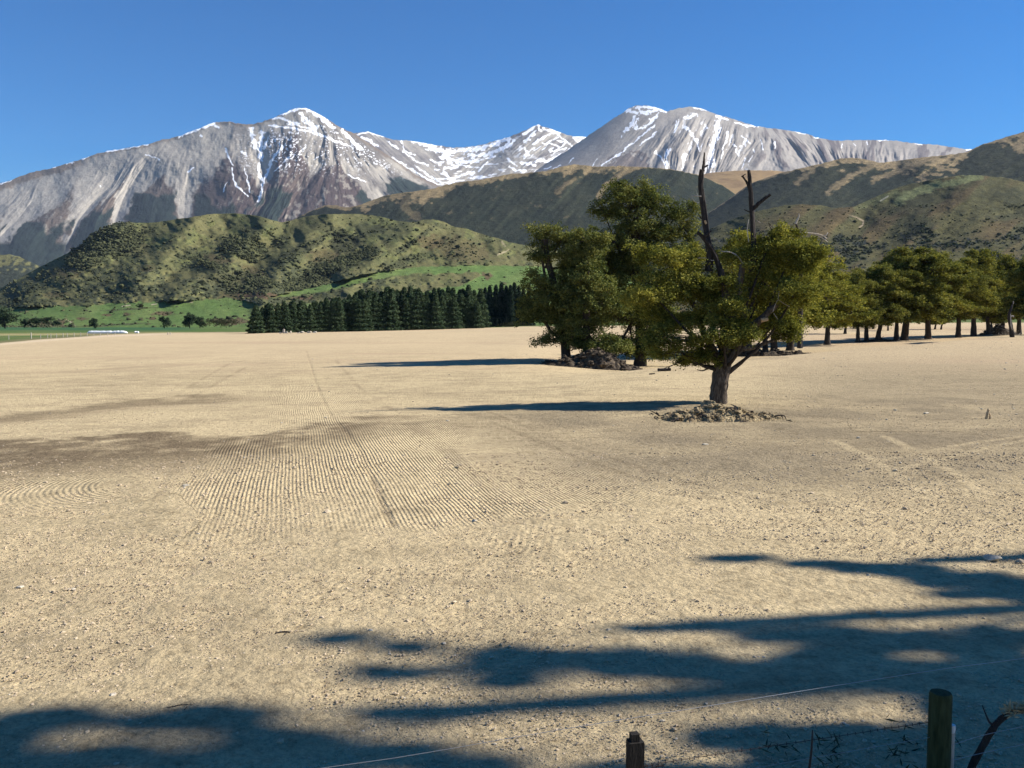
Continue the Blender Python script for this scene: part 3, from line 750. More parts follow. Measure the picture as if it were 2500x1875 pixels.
SKY_R1 = [(1700, 540), (1790, 478), (1832, 448), (1864, 436), (1905, 422), (1950, 412), (1991, 403), (2023, 395), (2052, 387), (2088, 385), (2121, 391), (2145, 397), (2170, 395), (2202, 391), (2235, 386), (2292, 380), (2332, 376), (2361, 371), (2377, 363), (2397, 353), (2438, 340), (2471, 330), (2500, 322), (2600, 296), (2800, 270)]

def shade_r1(px, py, V, ys):
    n1 = fbm(px / 70, py / 45, 4, 240); n2 = fbm(px / 14, py / 6, 4, 244); n3 = fbm((px + py * 1.6) / 30, py / 60, 3, 248)
    dpt = py - ys
    rgb = mix(np.broadcast_to(SCRUB, px.shape + (3,)), SCRUB2, np.clip(0.4 + 0.6 * n1 + 0.4 * n2, 0, 1))
    wid = ip(px, [(1820, 3), (1900, 5), (2000, 14), (2060, 22), (2150, 14), (2200, 30), (2260, 44), (2330, 36), (2370, 4), (2400, 2), (2430, 10), (2470, 34), (2520, 60), (2800, 80)])
    tan = 1 - sm(dpt + wid * (0.7 * n2 + 0.4 * n3), wid * 0.5, wid * 1.0)
    for pts in ([(2130, 405), (2080, 430), (2040, 455), (2020, 470)], [(1985, 415), (1960, 435), (1945, 445)], [(2250, 400), (2180, 420), (2130, 440)]):
        tan = np.maximum(tan, 0.75 * (1 - sm(polydist(px, py, pts) + 5 * n2, 3, 9)))
    rgb = mix(rgb, np.array([0.235, 0.18, 0.10]), tan * 0.95)
    dep = -14 * n3 - 18 * n1 - 1.5 * n2 - 60 * fbm(px / 210, py / 140, 2, 249)
    return rgb, dep
relief('east_ridge_hill', 'dark scrub ridge with tan grass along its crest at right', SKY_R1, 600, 1600, 2600, 1700, 2780, 700, 190, shade_r1, MAT_HILL, seed=6, rough=0.9)

SKY_R2 = [(1480, 720), (1640, 610), (1740, 556), (1800, 530), (1844, 517), (1877, 509), (1917, 501), (1954, 499), (1999, 501), (2039, 508), (2084, 505), (2129, 485), (2170, 466), (2210, 452), (2251, 444), (2292, 436), (2344, 428), (2393, 428), (2454, 434), (2500, 444), (2650, 470), (2800, 480)]

def shade_r2(px, py, V, ys):
    n1 = fbm(px / 80, py / 40, 4, 252); n2 = fbm(px / 12, py / 6, 4, 256); n3 = fbm((px + py) / 60, py / 70, 3, 260)
    dpt = py - ys
    rgb = mix(np.broadcast_to(np.array([0.085, 0.08, 0.036]), px.shape + (3,)), np.array([0.048, 0.05, 0.027]), np.clip(0.4 + 0.7 * n1 + 0.35 * n2, 0, 1))
    rgb = mix(rgb, np.array([0.10, 0.068, 0.035]), np.clip(n3, 0, 0.6))
    grn = np.maximum(1 - sm(polydist(px, py, [(2190, 490), (2260, 462), (2330, 445), (2390, 430)]) + 7 * n2, 5, 14), 0.5 * (1 - sm(polydist(px, py, [(2090, 505), (2150, 486), (2190, 470)]) + 6 * n2, 4, 12)))
    rgb = mix(rgb, np.array([0.14, 0.155, 0.07]), grn * 0.9)
    dk = sm(n2 + 0.8 * n1, 0.35, 0.7) * sm(py, 540, 590)
    rgb = mix(rgb, np.array([0.02, 0.026, 0.024]), dk)
    trk = 1 - sm(polydist(px, py, [(2020, 503), (2050, 517), (2090, 530), (2108, 540), (2106, 550), (2098, 555)]), 1.0, 2.2)
    rgb = mix(rgb, np.array([0.3, 0.24, 0.16]), trk * sm(px, 2060, 2104))
    trk = np.maximum(1 - sm(polydist(px, py, [(2150, 490), (2168, 479)]), 1.0, 2.2), 0)
    rgb = mix(rgb, np.array([0.3, 0.28, 0.2]), trk)
    notch = np.exp(-((px - (2090 + (py - 505) * 0.5)) / 50) ** 2)
    dep = -8 * n1 - 10 * n3 - 0.6 * n2 - 30 * fbm(px / 200, py / 120, 2, 261) + 22 * notch * sm(dpt, 0, 60)
    return rgb, dep
R2 = relief('east_hill', 'brown and olive scrub hill rising behind the row of trees at right', SKY_R2, 806, 460, 1300, 1480, 2780, 860, 260, shade_r2, relief_mat('near_scrub', 0.09, 0.9, 4, 0.5), power=0.85, seed=7, rough=0.9)

# --- green front hill with the pasture at its foot
SKY_G = [(-300, 800), (-120, 758), (0, 704), (41, 684), (81, 660), (122, 639), (163, 619), (195, 599), (228, 574), (252, 558), (277, 546), (301, 542), (346, 544), (386, 542), (427, 536), (468, 530), (509, 523), (549, 521), (590, 522), (631, 527), (659, 536), (688, 543), (712, 538), (753, 527), (793, 523), (834, 523), (871, 522), (922, 527), (963, 538), (1012, 544), (1032, 536), (1060, 536), (1085, 542), (1109, 554), (1138, 558), (1166, 568), (1191, 576), (1223, 584), (1248, 593), (1276, 597), (1360, 612), (1500, 650), (1600, 700)]
GDARK = [(270, 590, 95, 48, -12, 1.0), (215, 625, 60, 30, -30, 0.8), (590, 600, 55, 34, 10, 0.9), (520, 640, 70, 26, 20, 0.75), (630, 560, 30, 14, 0, 0.5), (690, 590, 22, 14, 0, 0.7), (735, 610, 80, 14, -28, 0.7), (790, 560, 60, 16, 30, 0.45), (900, 560, 38, 22, 0, 0.7), (840, 590, 40, 26, 0, 0.8), (745, 690, 60, 20, -10, 1.0), (870, 630, 70, 16, -25, 1.0), (800, 650, 70, 20, -20, 0.95), (600, 690, 90, 30, 5, 0.6), (1010, 590, 60, 8, -35, 0.7), (1060, 545, 30, 7, 20, 0.5), (1000, 635, 60, 14, -15, 0.5)]
GBROWN = [(150, 668, 55, 18, -5), (530, 632, 40, 12, 10), (620, 660, 40, 9, 15), (790, 625, 40, 18, 0), (360, 655, 24, 10, 0), (140, 720, 40, 9, 0), (1120, 610, 90, 36, 10), (1050, 590, 40, 20, 0), (590, 722, 60, 12, 0)]

PAST_TOP = [(-300, 775), (0, 757), (60, 748), (200, 746), (340, 738), (470, 734), (548, 727), (600, 735), (630, 742)]

def shade_green(px, py, V, ys):
    n1 = fbm(px / 70, py / 40, 4, 264); n2 = fbm(px / 11, py / 7, 4, 268); n3 = fbm((px - py * 0.6) / 45, py / 60, 3, 272); n4 = fbm(px / 26, py / 16, 3, 276)
    dpt = py - ys
    rgb = mix(np.broadcast_to(np.array([0.118, 0.112, 0.05]), px.shape + (3,)), np.array([0.084, 0.09, 0.04]), np.clip(0.4 + 0.6 * n1 + 0.3 * n2, 0, 1))
    rgb = mix(rgb, np.array([0.13, 0.142, 0.05]), sm(n4, 0.25, 0.6) * 0.55)
    low = sm(py + 30 * n1, 610, 690) * (1 - 0.8 * sm(px, 900, 1000))
    sc_ = sm(n2 + 0.7 * n4, 0.55 - 0.75 * low, 0.8 - 0.6 * low) * (0.55 + 0.4 * low)
    rgb = mix(rgb, np.array([0.05, 0.056, 0.032]), sc_)
    dark = np.zeros(px.shape)
    for cx, cy, rx, ry, ro, k in GDARK:
        dark = np.maximum(dark, k * (1 - sm(ell(px, py, cx, cy, rx, ry, ro) + 0.30 * n2 + 0.3 * n4, 0.72, 1.05)))
    rgb = mix(rgb, np.array([0.034, 0.039, 0.024]), np.clip(dark, 0, 0.9))
    for cx, cy, rx, ry, ro in GBROWN:
        rgb = mix(rgb, np.array([0.088, 0.07, 0.036]), 0.65 * (1 - sm(ell(px, py, cx, cy, rx, ry, ro) + 0.3 * n2, 0.6, 1.1)))
    ra = 1 - sm(polydist(px, py, [(1225, 590), (1240, 610), (1215, 622), (1200, 632)]) + 1.5 * n2, 1.0, 3)
    rgb = mix(rgb, np.array([0.28, 0.24, 0.15]), 0.8 * ra * (n4 > -0.1))
    # pasture
    P = np.array([0.088, 0.138, 0.042])
    pt = ip(px, PAST_TOP)
    past = sm(py + 3.5 * n2, pt - 2, pt + 2) * (1 - sm(px, 600, 640))
    t1 = ip(px, [(600, 735), (700, 716), (800, 694), (881, 672), (1003, 652), (1166, 648), (1288, 650), (1500, 660)])
    b1 = ip(px, [(600, 737), (700, 727), (800, 710), (881, 690), (1003, 668), (1080, 666), (1166, 662), (1176, 672), (1288, 760)])
    s1 = sm(py + 2 * n2, t1 - 1.5, t1 + 1.5) * (1 - sm(py + 4 * n4, b1 - 2, b1 + 3)) * sm(px, 640, 700)
    s2 = sm(py + 3 * n4, ip(px, [(700, 742), (800, 735), (900, 728), (1000, 716), (1100, 700), (1140, 690), (1180, 668), (1288, 660)]), ip(px, [(700, 746), (800, 740), (900, 732), (1000, 720), (1100, 704), (1140, 694), (1180, 672), (1288, 664)])) * sm(px, 700, 760)
    past = np.maximum(past, np.maximum(s1, s2))
    pc = mix(np.broadcast_to(P, px.shape + (3,)), np.array([0.13, 0.165, 0.055]), np.clip(0.2 + 0.6 * n1 + 0.3 * n4, 0, 0.8))
    rgb = mix(rgb, pc, past)
    fern = 0
    for cx, cy, rx, ry in ((312, 768, 22, 6), (395, 765, 45, 7), (370, 777, 12, 5), (262, 769, 14, 3), (200, 778, 18, 4), (110, 790, 60, 15), (640, 722, 55, 9), (740, 728, 30, 6), (1190, 672, 14, 10), (560, 785, 50, 12)):
        fern = np.maximum(fern, 0.9 * (1 - sm(ell(px, py, cx, cy, rx, ry) + 0.45 * n2 + 0.3 * n4, 0.6, 1.0)))
    rgb = mix(rgb, np.array([0.095, 0.065, 0.04]), fern)
    for pts in ([(158, 778), (172, 786), (184, 797)], [(298, 748), (318, 745)], [(445, 738), (470, 738)], [(596, 729), (606, 734), (622, 738)], [(370, 744), (382, 742)]):
        rgb = mix(rgb, np.array([0.34, 0.29, 0.2]), 0.7 * (1 - sm(polydist(px, py, pts), 0.8, 2.0)))
    for pts in ([(245, 759), (300, 756), (350, 752), (380, 750)], [(240, 796), (300, 792), (355, 789)], [(0, 798), (200, 797), (260, 796)]):
        rgb = mix(rgb, np.array([0.06, 0.06, 0.035]), 0.7 * (1 - sm(polydist(px, py, pts) + 1.2 * n2, 0.8, 2.4)))
    hum = np.exp(-ell(px, py, 110, 790, 65, 22) ** 2)
    spur = 0
    for pts, w in (([(480, 530), (420, 600), (330, 690)], 34), ([(650, 545), (560, 640), (430, 720)], 30), ([(800, 530), (700, 640), (640, 720)], 38), ([(1040, 540), (920, 620), (850, 680)], 36), ([(300, 545), (170, 660), (60, 735)], 40)):
        spur = np.maximum(spur, np.exp(-(polydist(px, py, pts) / w) ** 2))
    dep = (-52 * spur - 9 * n3 - 11 * n1 - 1.6 * n4) * (1 - 0.75 * past) - 3 * n1 - 30 * hum
    return rgb, dep
G = relief('green_hill', 'rounded olive-green hill with dark scrub patches and bright pasture at its foot', SKY_G, 812, 560, 1250, -300, 1600, 1300, 330, shade_green, relief_mat('hill_grass', 0.12, 0.8, 2.2, 0.38), power=0.7, seed=8, rough=0.7)

def shade_knoll(px, py, V, ys):
    n2 = fbm(px / 10, py / 7, 3, 280)
    return mix(np.broadcast_to(np.array([0.11, 0.108, 0.05]), px.shape + (3,)), np.array([0.03, 0.036, 0.028]), sm(n2 + (py - 640) / 30, 0.0, 0.5)), -4 * n2
relief('far_knoll_hill', 'small grassy knoll below the far left mountain', [(-250, 640), (-100, 626), (0, 622), (24, 621), (49, 627), (73, 639), (102, 652), (160, 690)], 790, 1500, 2200, -260, 160, 200, 70, shade_knoll, MAT_HILL, seed=9, rough=0.8)

# --- scrub growing over the two nearest hills, far too much to count
def scrub_on(R, name, label, want, n, size, seed, mat):
    rr = np.random.default_rng(seed)
    dark = R['rgb'].sum(-1)
    w = want(R['px'], R['py'], dark) * (R['px'] > -150) * (R['px'] < 2650)
    w = (w / w.sum()).ravel()
    k = rr.choice(w.size, n, p=w)
    C = np.stack([R['x'].ravel()[k], R['y'].ravel()[k], R['z'].ravel()[k]], 1)
    C += rr.normal(0, 1.0, C.shape) * [2.0, 3.0, 0.1]
    s = size * np.exp(rr.normal(0, 0.45, n))
    Rr = np.stack([s * 1.1, s * 1.1, s * 0.8], 1)
    mb = MB(); scatter_lumps(mb, C, Rr, 0.7, seed=seed)
    o = mb.obj(name, mat)
    tag(o, label, 'scrub', kind='stuff')
scrub_on(G, 'scrub', 'dark bushes scattered over the green hillside', lambda px, py, d: np.where(d < 0.13, 1.0, np.where(d < 0.22, 0.05, 0.004)) * (py > 560) + np.where(d < 0.12, 0.5, 0.012) * (py <= 560), 22000, 1.0, 5, M['scrub'])
scrub_on(R2, 'scrub', 'low dark scrub over the brown hill at right', lambda px, py, d: np.where(d < 0.13, 1.0, 0.05) * (py > 500), 16000, 0.85, 6, M['scrub'])

# ------------------------------------------------------------------ trees
def leaves(mb, C, N, rad, per, size, rr, flat=0.28, aspect=0.55):
    """sprays of leaf-sized faces: C spray centres, N spray normals"""
    S = len(C)
    rad = np.broadcast_to(rad, (S,))
    a = rr.random((S, per)) * 6.283; q = np.sqrt(rr.random((S, per))) * rad[:, None]
    ref = np.where(np.abs(N[:, :1]) < 0.8, [[1.0, 0, 0]], [[0, 1.0, 0]])
    U = np.cross(N, ref); U /= np.linalg.norm(U, axis=1)[:, None]
    W = np.cross(N, U)
    P = C[:, None] + (q * np.cos(a))[..., None] * U[:, None] + (q * np.sin(a))[..., None] * W[:, None] + (rr.normal(0, flat, (S, per)) * rad[:, None])[..., None] * N[:, None]
    P[..., 2] -= 0.25 * q * q / np.maximum(rad[:, None], 0.01)
    P = P.reshape(-1, 3); n = len(P)
    d = rr.normal(0, 1, (n, 3)); d[:, 2] *= 0.5; d /= np.linalg.norm(d, axis=1)[:, None]
    nn = np.repeat(N, per, 0) + rr.normal(0, 0.6, (n, 3))
    e = np.cross(nn, d); e /= np.linalg.norm(e, axis=1)[:, None] + 1e-9
    s = size * (0.6 + 0.8 * rr.random(n))[:, None]
    v = np.stack([P - d * s, P + e * s * aspect, P + d * s, P - e * s * aspect], 1)
    mb.add(v.reshape(-1, 3), np.arange(n * 4).reshape(-1, 4))

def lobes_to_crown(lobes, trunk_top, rr, wood, leaf, sprays, per, size, spray_r, limb_r=0.12, low=1.0, twigs=True):
    """lobes: (x, y, z, rx, ry, rz). Limbs to each lobe, branches to its clumps, leaf sprays on the clumps"""
    vol = np.array([(l[3] * l[4] * l[5]) ** (0.66) for l in lobes]); vol /= vol.sum()
    trunk_top = np.asarray(trunk_top, float)
    for l, vw in zip(lobes, vol):
        c = np.array(l[:3]); r = np.array(l[3:])
        if wood is not None:
            st = trunk_top * np.array([1, 1, min(1.0, 0.55 + 0.45 * rr.random())]) if c[2] > trunk_top[2] else trunk_top * np.array([1, 1, min(1, max(0.35, (c[2] - 0.3) / trunk_top[2]))])
            midp = st + (c - st) * 0.5 + np.array([rr.normal(0, 0.15), rr.normal(0, 0.15), -0.12 * np.hypot(*(c - st)[:2])])
            L = curve([st, midp, c], 8)
            tube(wood, L, np.linspace(limb_r, limb_r * 0.35, len(L)), 6, 0.25, int(rr.integers(1e6)))
        k = max(5, int(10 * (r.prod() ** (1 / 3)) ** 1.2))
        ns = max(6, int(sprays * vw))
        d = rr.normal(0, 1, (k, 3)); d[:, 2] = np.where(d[:, 2] < -0.4, d[:, 2] * 0.5, d[:, 2]) * low
        d /= np.linalg.norm(d, axis=1)[:, None]
        cl = c + d * r * (0.5 + 0.55 * rr.random((k, 1)))
        if wood is not None:
            for p in cl:
                L = curve([c, (c + p) / 2 + rr.normal(0, 0.12, 3), p], 4)
                tube(wood, L, np.linspace(limb_r * 0.34, limb_r * 0.08, len(L)), 4, 0.2, int(rr.integers(1e6)), cap=False)
                if twigs and rr.random() < 0.5:
                    e = p + (p - c) * 0.45 + rr.normal(0, 0.2, 3)
                    tube(wood, np.array([p, (p + e) / 2 + rr.normal(0, .08, 3), e]), [limb_r * 0.09, limb_r * 0.06, limb_r * 0.03], 3, cap=False)
        w = rr.integers(0, k, ns)
        sprd = r * 0.31
        C = cl[w] + rr.normal(0, 1, (ns, 3)) * sprd * np.array([0.8, 0.8, 0.5])
        out = (C - c) / r
        out /= np.linalg.norm(out, axis=1)[:, None] + 0.2
        N = out * np.array([0.55, 0.55, 0.3]) + np.array([0, 0, 0.9]) + rr.normal(0, 0.22, (ns, 3))
        N /= np.linalg.norm(N, axis=1)[:, None]
        leaves(leaf, C, N, spray_r * (0.6 + 0.8 * rr.random(ns)), per, size, rr)

def trunk_mesh(mb, pts, rad, seed=0, flare=1.5, seg=14, taper=0.35):
    p = curve(pts, 16)
    n = len(p)
    t = np.linspace(0, 1, n)
    r = rad * (1 - taper * t) * (1 + (flare - 1) * np.exp(-t * 7))
    tube(mb, p, r, seg, 0.18, seed)

# ---- the lone tree
TX, TY, TZ = on_ground(1755, 985)
SC = F / TY
def TL(px, py, dy=0.0):
    """point of the lone tree's upright plane, in metres from its base"""
    return np.array([(px - 1755) / SC * 1.0, dy, (985 - py) / SC])
lone = thing('beech_tree', 'lone olive-green tree on an earth mound with two bare dead leaders above its crown', 'tree', (TX, TY, TZ - 0.12))
rr = np.random.default_rng(11)
mbT = MB()
trunk_mesh(mbT, [TL(1753, 995), TL(1755, 940), TL(1760, 900), TL(1766, 866)], 0.325, 3, 1.04, 18, 0.04)
def limb(mb, pp, r0, r1, seed=0, seg=9):
    L = curve(pp, 14); tube(mb, L, np.linspace(r0, r1, len(L)), seg, 0.22, seed)
limb(mbT, [TL(1768, 876), TL(1795, 848), TL(1822, 800, -.1), TL(1856, 765, -.3), TL(1885, 735, -.4)], 0.21, 0.10, 1)
limb(mbT, [TL(1766, 872), TL(1775, 820), TL(1788, 750), TL(1800, 690), TL(1808, 640)], 0.19, 0.13, 2)
limb(mbT, [TL(1758, 874), TL(1738, 845), TL(1712, 790, .2), TL(1690, 720, .4)], 0.17, 0.07, 3)
limb(mbT, [TL(1752, 885), TL(1715, 850, -.3), TL(1665, 825, -.7), TL(1610, 810, -.9)], 0.10, 0.04, 4)
limb(mbT, [TL(1762, 880), TL(1768, 800, .1), TL(1772, 735), TL(1762, 690), TL(1755, 650)], 0.16, 0.11, 5)
limb(mbT, [TL(1800, 845), TL(1840, 842, .3), TL(1880, 830, .6), TL(1930, 815, .8)], 0.10, 0.04, 6)
limb(mbT, [TL(1738, 868), TL(1705, 880), TL(1694, 884), TL(1688, 872)], 0.05, 0.03, 7)
limb(mbT, [TL(1730, 890), TL(1715, 897), TL(1700, 895)], 0.04, 0.015, 8)
mbT.obj('trunk', M['bark'], lone, smooth=True)
def dead(name, pieces, mat, label=None):
    if name in ('dead_twig', 'split_wood') and len(pieces) > 1:
        for p_ in pieces: dead(name, [p_], mat, label)
        return
    mb = MB()
    for i, (pp, r0, r1) in enumerate(pieces):
        L = curve(pp, 14); tube(mb, L, np.linspace(r0, r1, len(L)), 8, 0.35, 40 + i)
    o = mb.obj(name, mat, lone, smooth=False)
    if label: o['label'] = label
    return o
dead('dead_leader', [([TL(1726, 655, .1), TL(1728, 620, .1), TL(1720, 565, .1), TL(1712, 505, .1), TL(1704, 450, .1), TL(1706, 412, .1)], 0.16, 0.10), ([TL(1709, 415, .1), TL(1711, 390, .1), TL(1712, 371, .1)], 0.06, 0.025), ([TL(1713, 405, .1), TL(1722, 400, .1)], 0.04, 0.02),
                     ([TL(1712, 572, -.05), TL(1730, 558, -.1)], 0.07, 0.02), ([TL(1706, 530, 0), TL(1698, 518, 0)], 0.03, 0.01)], M['dead_wood'], 'tall charred dead leader with a splintered tip')
dead('dead_leader', [([TL(1832, 660, .2), TL(1836, 600, .2), TL(1833, 545, .2), TL(1829, 490, .2), TL(1825, 445, .2), TL(1821, 412, .2)], 0.14, 0.07), ([TL(1826, 462, .2), TL(1816, 440, .2), TL(1806, 426, .2)], 0.05, 0.03), ([TL(1804, 427, .2), TL(1814, 421, .2)], 0.025, 0.015), ([TL(1834, 504, .2), TL(1850, 488, .1), TL(1862, 478, .1), TL(1873, 471, .1)], 0.075, 0.045), ([TL(1826, 512, .2), TL(1811, 506, .2)], 0.025, 0.01)], M['dead_wood'], 'dark dead leader with a stubby side arm')
dead('dead_leader', [([TL(1762, 705), TL(1752, 650), TL(1735, 608), TL(1712, 575), TL(1696, 562)], 0.12, 0.06)], M['dead_wood'], 'crooked dead stub leaning left below the tall leader')
dead('dead_twig', [([TL(1705, 476), TL(1692, 475), TL(1680, 475)], 0.02, 0.012), ([TL(1700, 492), TL(1688, 488), TL(1682, 478)], 0.012, 0.008), ([TL(1697, 475), TL(1692, 463)], 0.012, 0.006), ([TL(1735, 575), TL(1748, 582), TL(1752, 590)], 0.014, 0.008), ([TL(1756, 608), TL(1778, 610), TL(1795, 620), TL(1809, 638)], 0.02, 0.025), ([TL(1698, 624), TL(1718, 624), TL(1736, 630), TL(1742, 618)], 0.014, 0.014), ([TL(1823, 585, .1), TL(1819, 555, .1), TL(1822, 530, .1)], 0.02, 0.01), ([TL(1886, 705, -.6), TL(1884, 722, -.6), TL(1876, 740, -.6), TL(1872, 755, -.6)], 0.02, 0.01), ([TL(1884, 725, -.6), TL(1900, 736, -.6), TL(1912, 742, -.6)], 0.014, 0.008), ([TL(1874, 758, -.6), TL(1884, 772, -.6)], 0.014, 0.008), ([TL(1840, 535), TL(1850, 540)], 0.012, 0.006)], M['pale_wood'], 'bleached dead twig')
dead('split_wood', [([TL(1846, 775, -.5), TL(1862, 772, -.55)], 0.09, 0.06), ([TL(1714, 534, 0), TL(1717, 542, 0)], 0.045, 0.04)], M['split_wood'], 'fresh orange split wood')
mbL = MB()
def LB(px, py, rx, rz, dy=0.0, ry=None):
    p = TL(px, py, dy); return (p[0], dy, p[2], rx / SC, (ry or (rx + rz) / 2) / SC, rz / SC)
lobes = [LB(1640, 640, 78, 62, 0.3), LB(1600, 725, 72, 55, -0.3), LB(1690, 700, 60, 50, 0.8), LB(1672, 775, 60, 40, 0.6), LB(1720, 760, 40, 30, -.6), LB(1650, 850, 70, 22, -0.5), LB(1700, 868, 50, 18, .3), LB(1600, 815, 50, 34, -0.9), LB(1842, 620, 66, 60, 0.5), LB(1883, 560, 30, 34, 0.2), LB(1900, 590, 60, 40, 0.2), LB(1925, 620, 74, 58, 0.2), LB(1938, 705, 72, 60, -0.1), LB(1775, 725, 44, 40, 1.2), LB(1895, 790, 70, 44, 0.8), LB(1745, 800, 60, 44, -1.0), LB(1880, 680, 70, 60, 1.0), LB(1705, 600, 28, 26, 1.0), LB(1780, 790, 40, 40, -1.3), LB(1782, 745, 46, 26, -1.0), LB(1745, 690, 34, 24, -.9)]
mbW = MB()
r_ = np.random.default_rng(12)
for i in range(16):
    a_ = TL(1745 - 40 * r_.random(), 868 - 60 * r_.random(), r_.normal(0, .3)); e_ = TL(1560 + 150 * r_.random(), 800 + 95 * r_.random(), r_.normal(-.4, .6))
    L = curve([a_, (a_ + e_) / 2 + r_.normal(0, .15, 3), e_], 8); tube(mbW, L, np.linspace(.035, .008, len(L)), 5, .3, i)
    f_ = e_ + r_.normal(0, .35, 3) * [1, 1, .5]; tube(mbW, [L[4], (L[4] + f_) / 2 + r_.normal(0, .05, 3), f_], [.015, .01, .005], 4)
lobes_to_crown(lobes, TL(1768, 860), rr, mbW, mbL, 2300, 85, 0.038, 0.24, 0.08)
leaves(mbL, np.array([TL(1748, 880, -.35), TL(1740, 872, -.35), TL(1755, 862, -.4), TL(1760, 850, -.35)]), np.array([[0, -0.5, .8]] * 4), 0.16, 90, 0.045, rr)
mbL.obj('crown', M['leaf_yellow'], lone)
mbW.obj('branches', M['bark_dark'], lone, smooth=True)

# ---- generic beech trees built from lobes given in photograph pixels
def px_tree(label, bx, by, D, lobes, leafmat, sprays, seed, trunks, group='beech trees left standing in the paddock', per=60, size=0.06, spray_r=0.32):
    x, y, z = on_ground(bx, by); D = y
    s = F / D
    kD = D / 56; size *= kD; spray_r *= kD
    print('grove tree', bx, round(D, 1))
    t = thing('beech_tree', label, 'tree', (x, y, z - 0.1), 0, group)
    def lp(px, py, dy=0): return np.array([(px - bx) / s, dy, (by - py) / s])
    r_ = np.random.default_rng(seed)
    wood = MB(); lf = MB()
    tops = []
    for pts, rad in trunks:
        trunk_mesh(wood, [lp(*p) for p in pts], rad * kD, seed, 1.35, 12)
        tops.append(lp(*pts[-1]))
    LL = [((px - bx) / s, dy, (by - py) / s, rx / s, (rx + rz) / 2 / s * 0.9, rz / s) for px, py, rx, rz, dy in lobes]
    br = MB()
    lobes_to_crown(LL, tops[0], r_, br, lf, sprays, per, size, spray_r, 0.1 * kD)
    wood.obj('trunk', M['bark_dark'], t, smooth=True)
    br.obj('branches', M['bark_dark'], t, smooth=True)
    lf.obj('crown', leafmat, t)
    return t

px_tree('tallest dark tree, its broad layered crown rising behind the root heap', 1565, 893, 58,
        [(1545, 462, 56, 26, 0.2), (1510, 478, 46, 26, -.3), (1590, 480, 44, 28, 0.4), (1548, 505, 80, 40, 0.2), (1470, 516, 40, 24, 0), (1655, 515, 44, 36, 0.4), (1640, 560, 60, 40, .2), (1560, 540, 60, 36, -.4), (1665, 560, 34, 36, 0), (1500, 590, 74, 42, -0.6), (1600, 605, 86, 54, 0.4), (1480, 665, 80, 56, 0.2), (1580, 690, 94, 60, -0.8), (1500, 770, 92, 48, -0.4), (1600, 780, 80, 50, 0.4), (1545, 830, 90, 30, 0), (1500, 850, 60, 24, -.8), (1585, 858, 56, 20, -.8), (1560, 735, 80, 60, 1.2), (1540, 620, 70, 60, 1.0)],
        M['leaf_dark'], 2300, 21, [([(1562, 897), (1563, 840), (1560, 780), (1555, 700), (1545, 560)], 0.34)])
px_tree('leftmost tree of the near group with a thin open crown and bare lower twigs', 1380, 888, 58.5,
        [(1325, 572, 46, 24, 0), (1372, 580, 46, 30, 0.2), (1312, 615, 36, 24, -.2), (1400, 640, 52, 44, 0.3), (1312, 695, 42, 40, 0), (1360, 715, 60, 50, -0.3), (1330, 770, 60, 36, 0.3), (1390, 775, 56, 46, 0), (1300, 750, 34, 28, 0.2), (1365, 822, 58, 24, 0), (1410, 710, 50, 50, .2)],
        M['leaf_dark'], 1100, 22, [([(1384, 892), (1378, 820), (1370, 770), (1355, 700), (1338, 640), (1330, 585)], 0.27)])
px_tree('slender dark tree between the leftmost tree and the tallest tree', 1430, 893, 57.5,
        [(1430, 590, 50, 40, 0), (1420, 670, 62, 50, 0.2), (1455, 735, 62, 50, -.3), (1425, 800, 60, 38, 0.2), (1465, 835, 66, 26, -.2)],
        M['leaf_dark'], 900, 23, [([(1430, 897), (1432, 840), (1430, 760), (1430, 640)], 0.30)])
for bx, by, D, r0 in ((1397, 858, 60.5, 0.1), (1497, 868, 61.5, 0.2)):
    pass

# ---- prototypes for the row and the cluster behind the lone tree
def proto_tree(label, seed, H, W, cut, mat, group, lean=0.0, sprays=1000, flat=False):
    r_ = np.random.default_rng(seed)
    t = thing('beech_tree', label, 'tree', (0, 0, 0), 0, group)
    wood, br, lf = MB(), MB(), MB()
    trunk_mesh(wood, [(-lean, 0, -0.15), (-lean * .6, 0, cut * 0.5), (0, 0, cut), (0.1, 0, H * 0.55)], 0.26, seed, 1.4, 11)
    L = []
    n = 13
    for i in range(n):
        f = (i + 0.5) / n
        zz = cut + 0.3 + (H - cut - 0.9) * f
        rad = W * (0.98 - 0.12 * f if f < 0.5 else 0.92 * math.sqrt(max(0.05, 1 - ((f - 0.45) / 0.58) ** 2)))
        a = i * 2.4 + r_.normal(0, .4)
        d = rad * (0.3 + 0.4 * r_.random())
        L.append((d * math.cos(a), d * math.sin(a), zz, rad * 0.58, rad * 0.58, (0.95 if not flat else 0.75) * (0.8 + 0.5 * r_.random())))
    lobes_to_crown(L, (0.1, 0, H * 0.55), r_, br, lf, sprays, 64, 0.088, 0.42, 0.10)
    wood.obj('trunk', M['bark_dark'], t, smooth=True); br.obj('branches', M['bark_dark'], t, smooth=True); lf.obj('crown', mat, t)
    return t

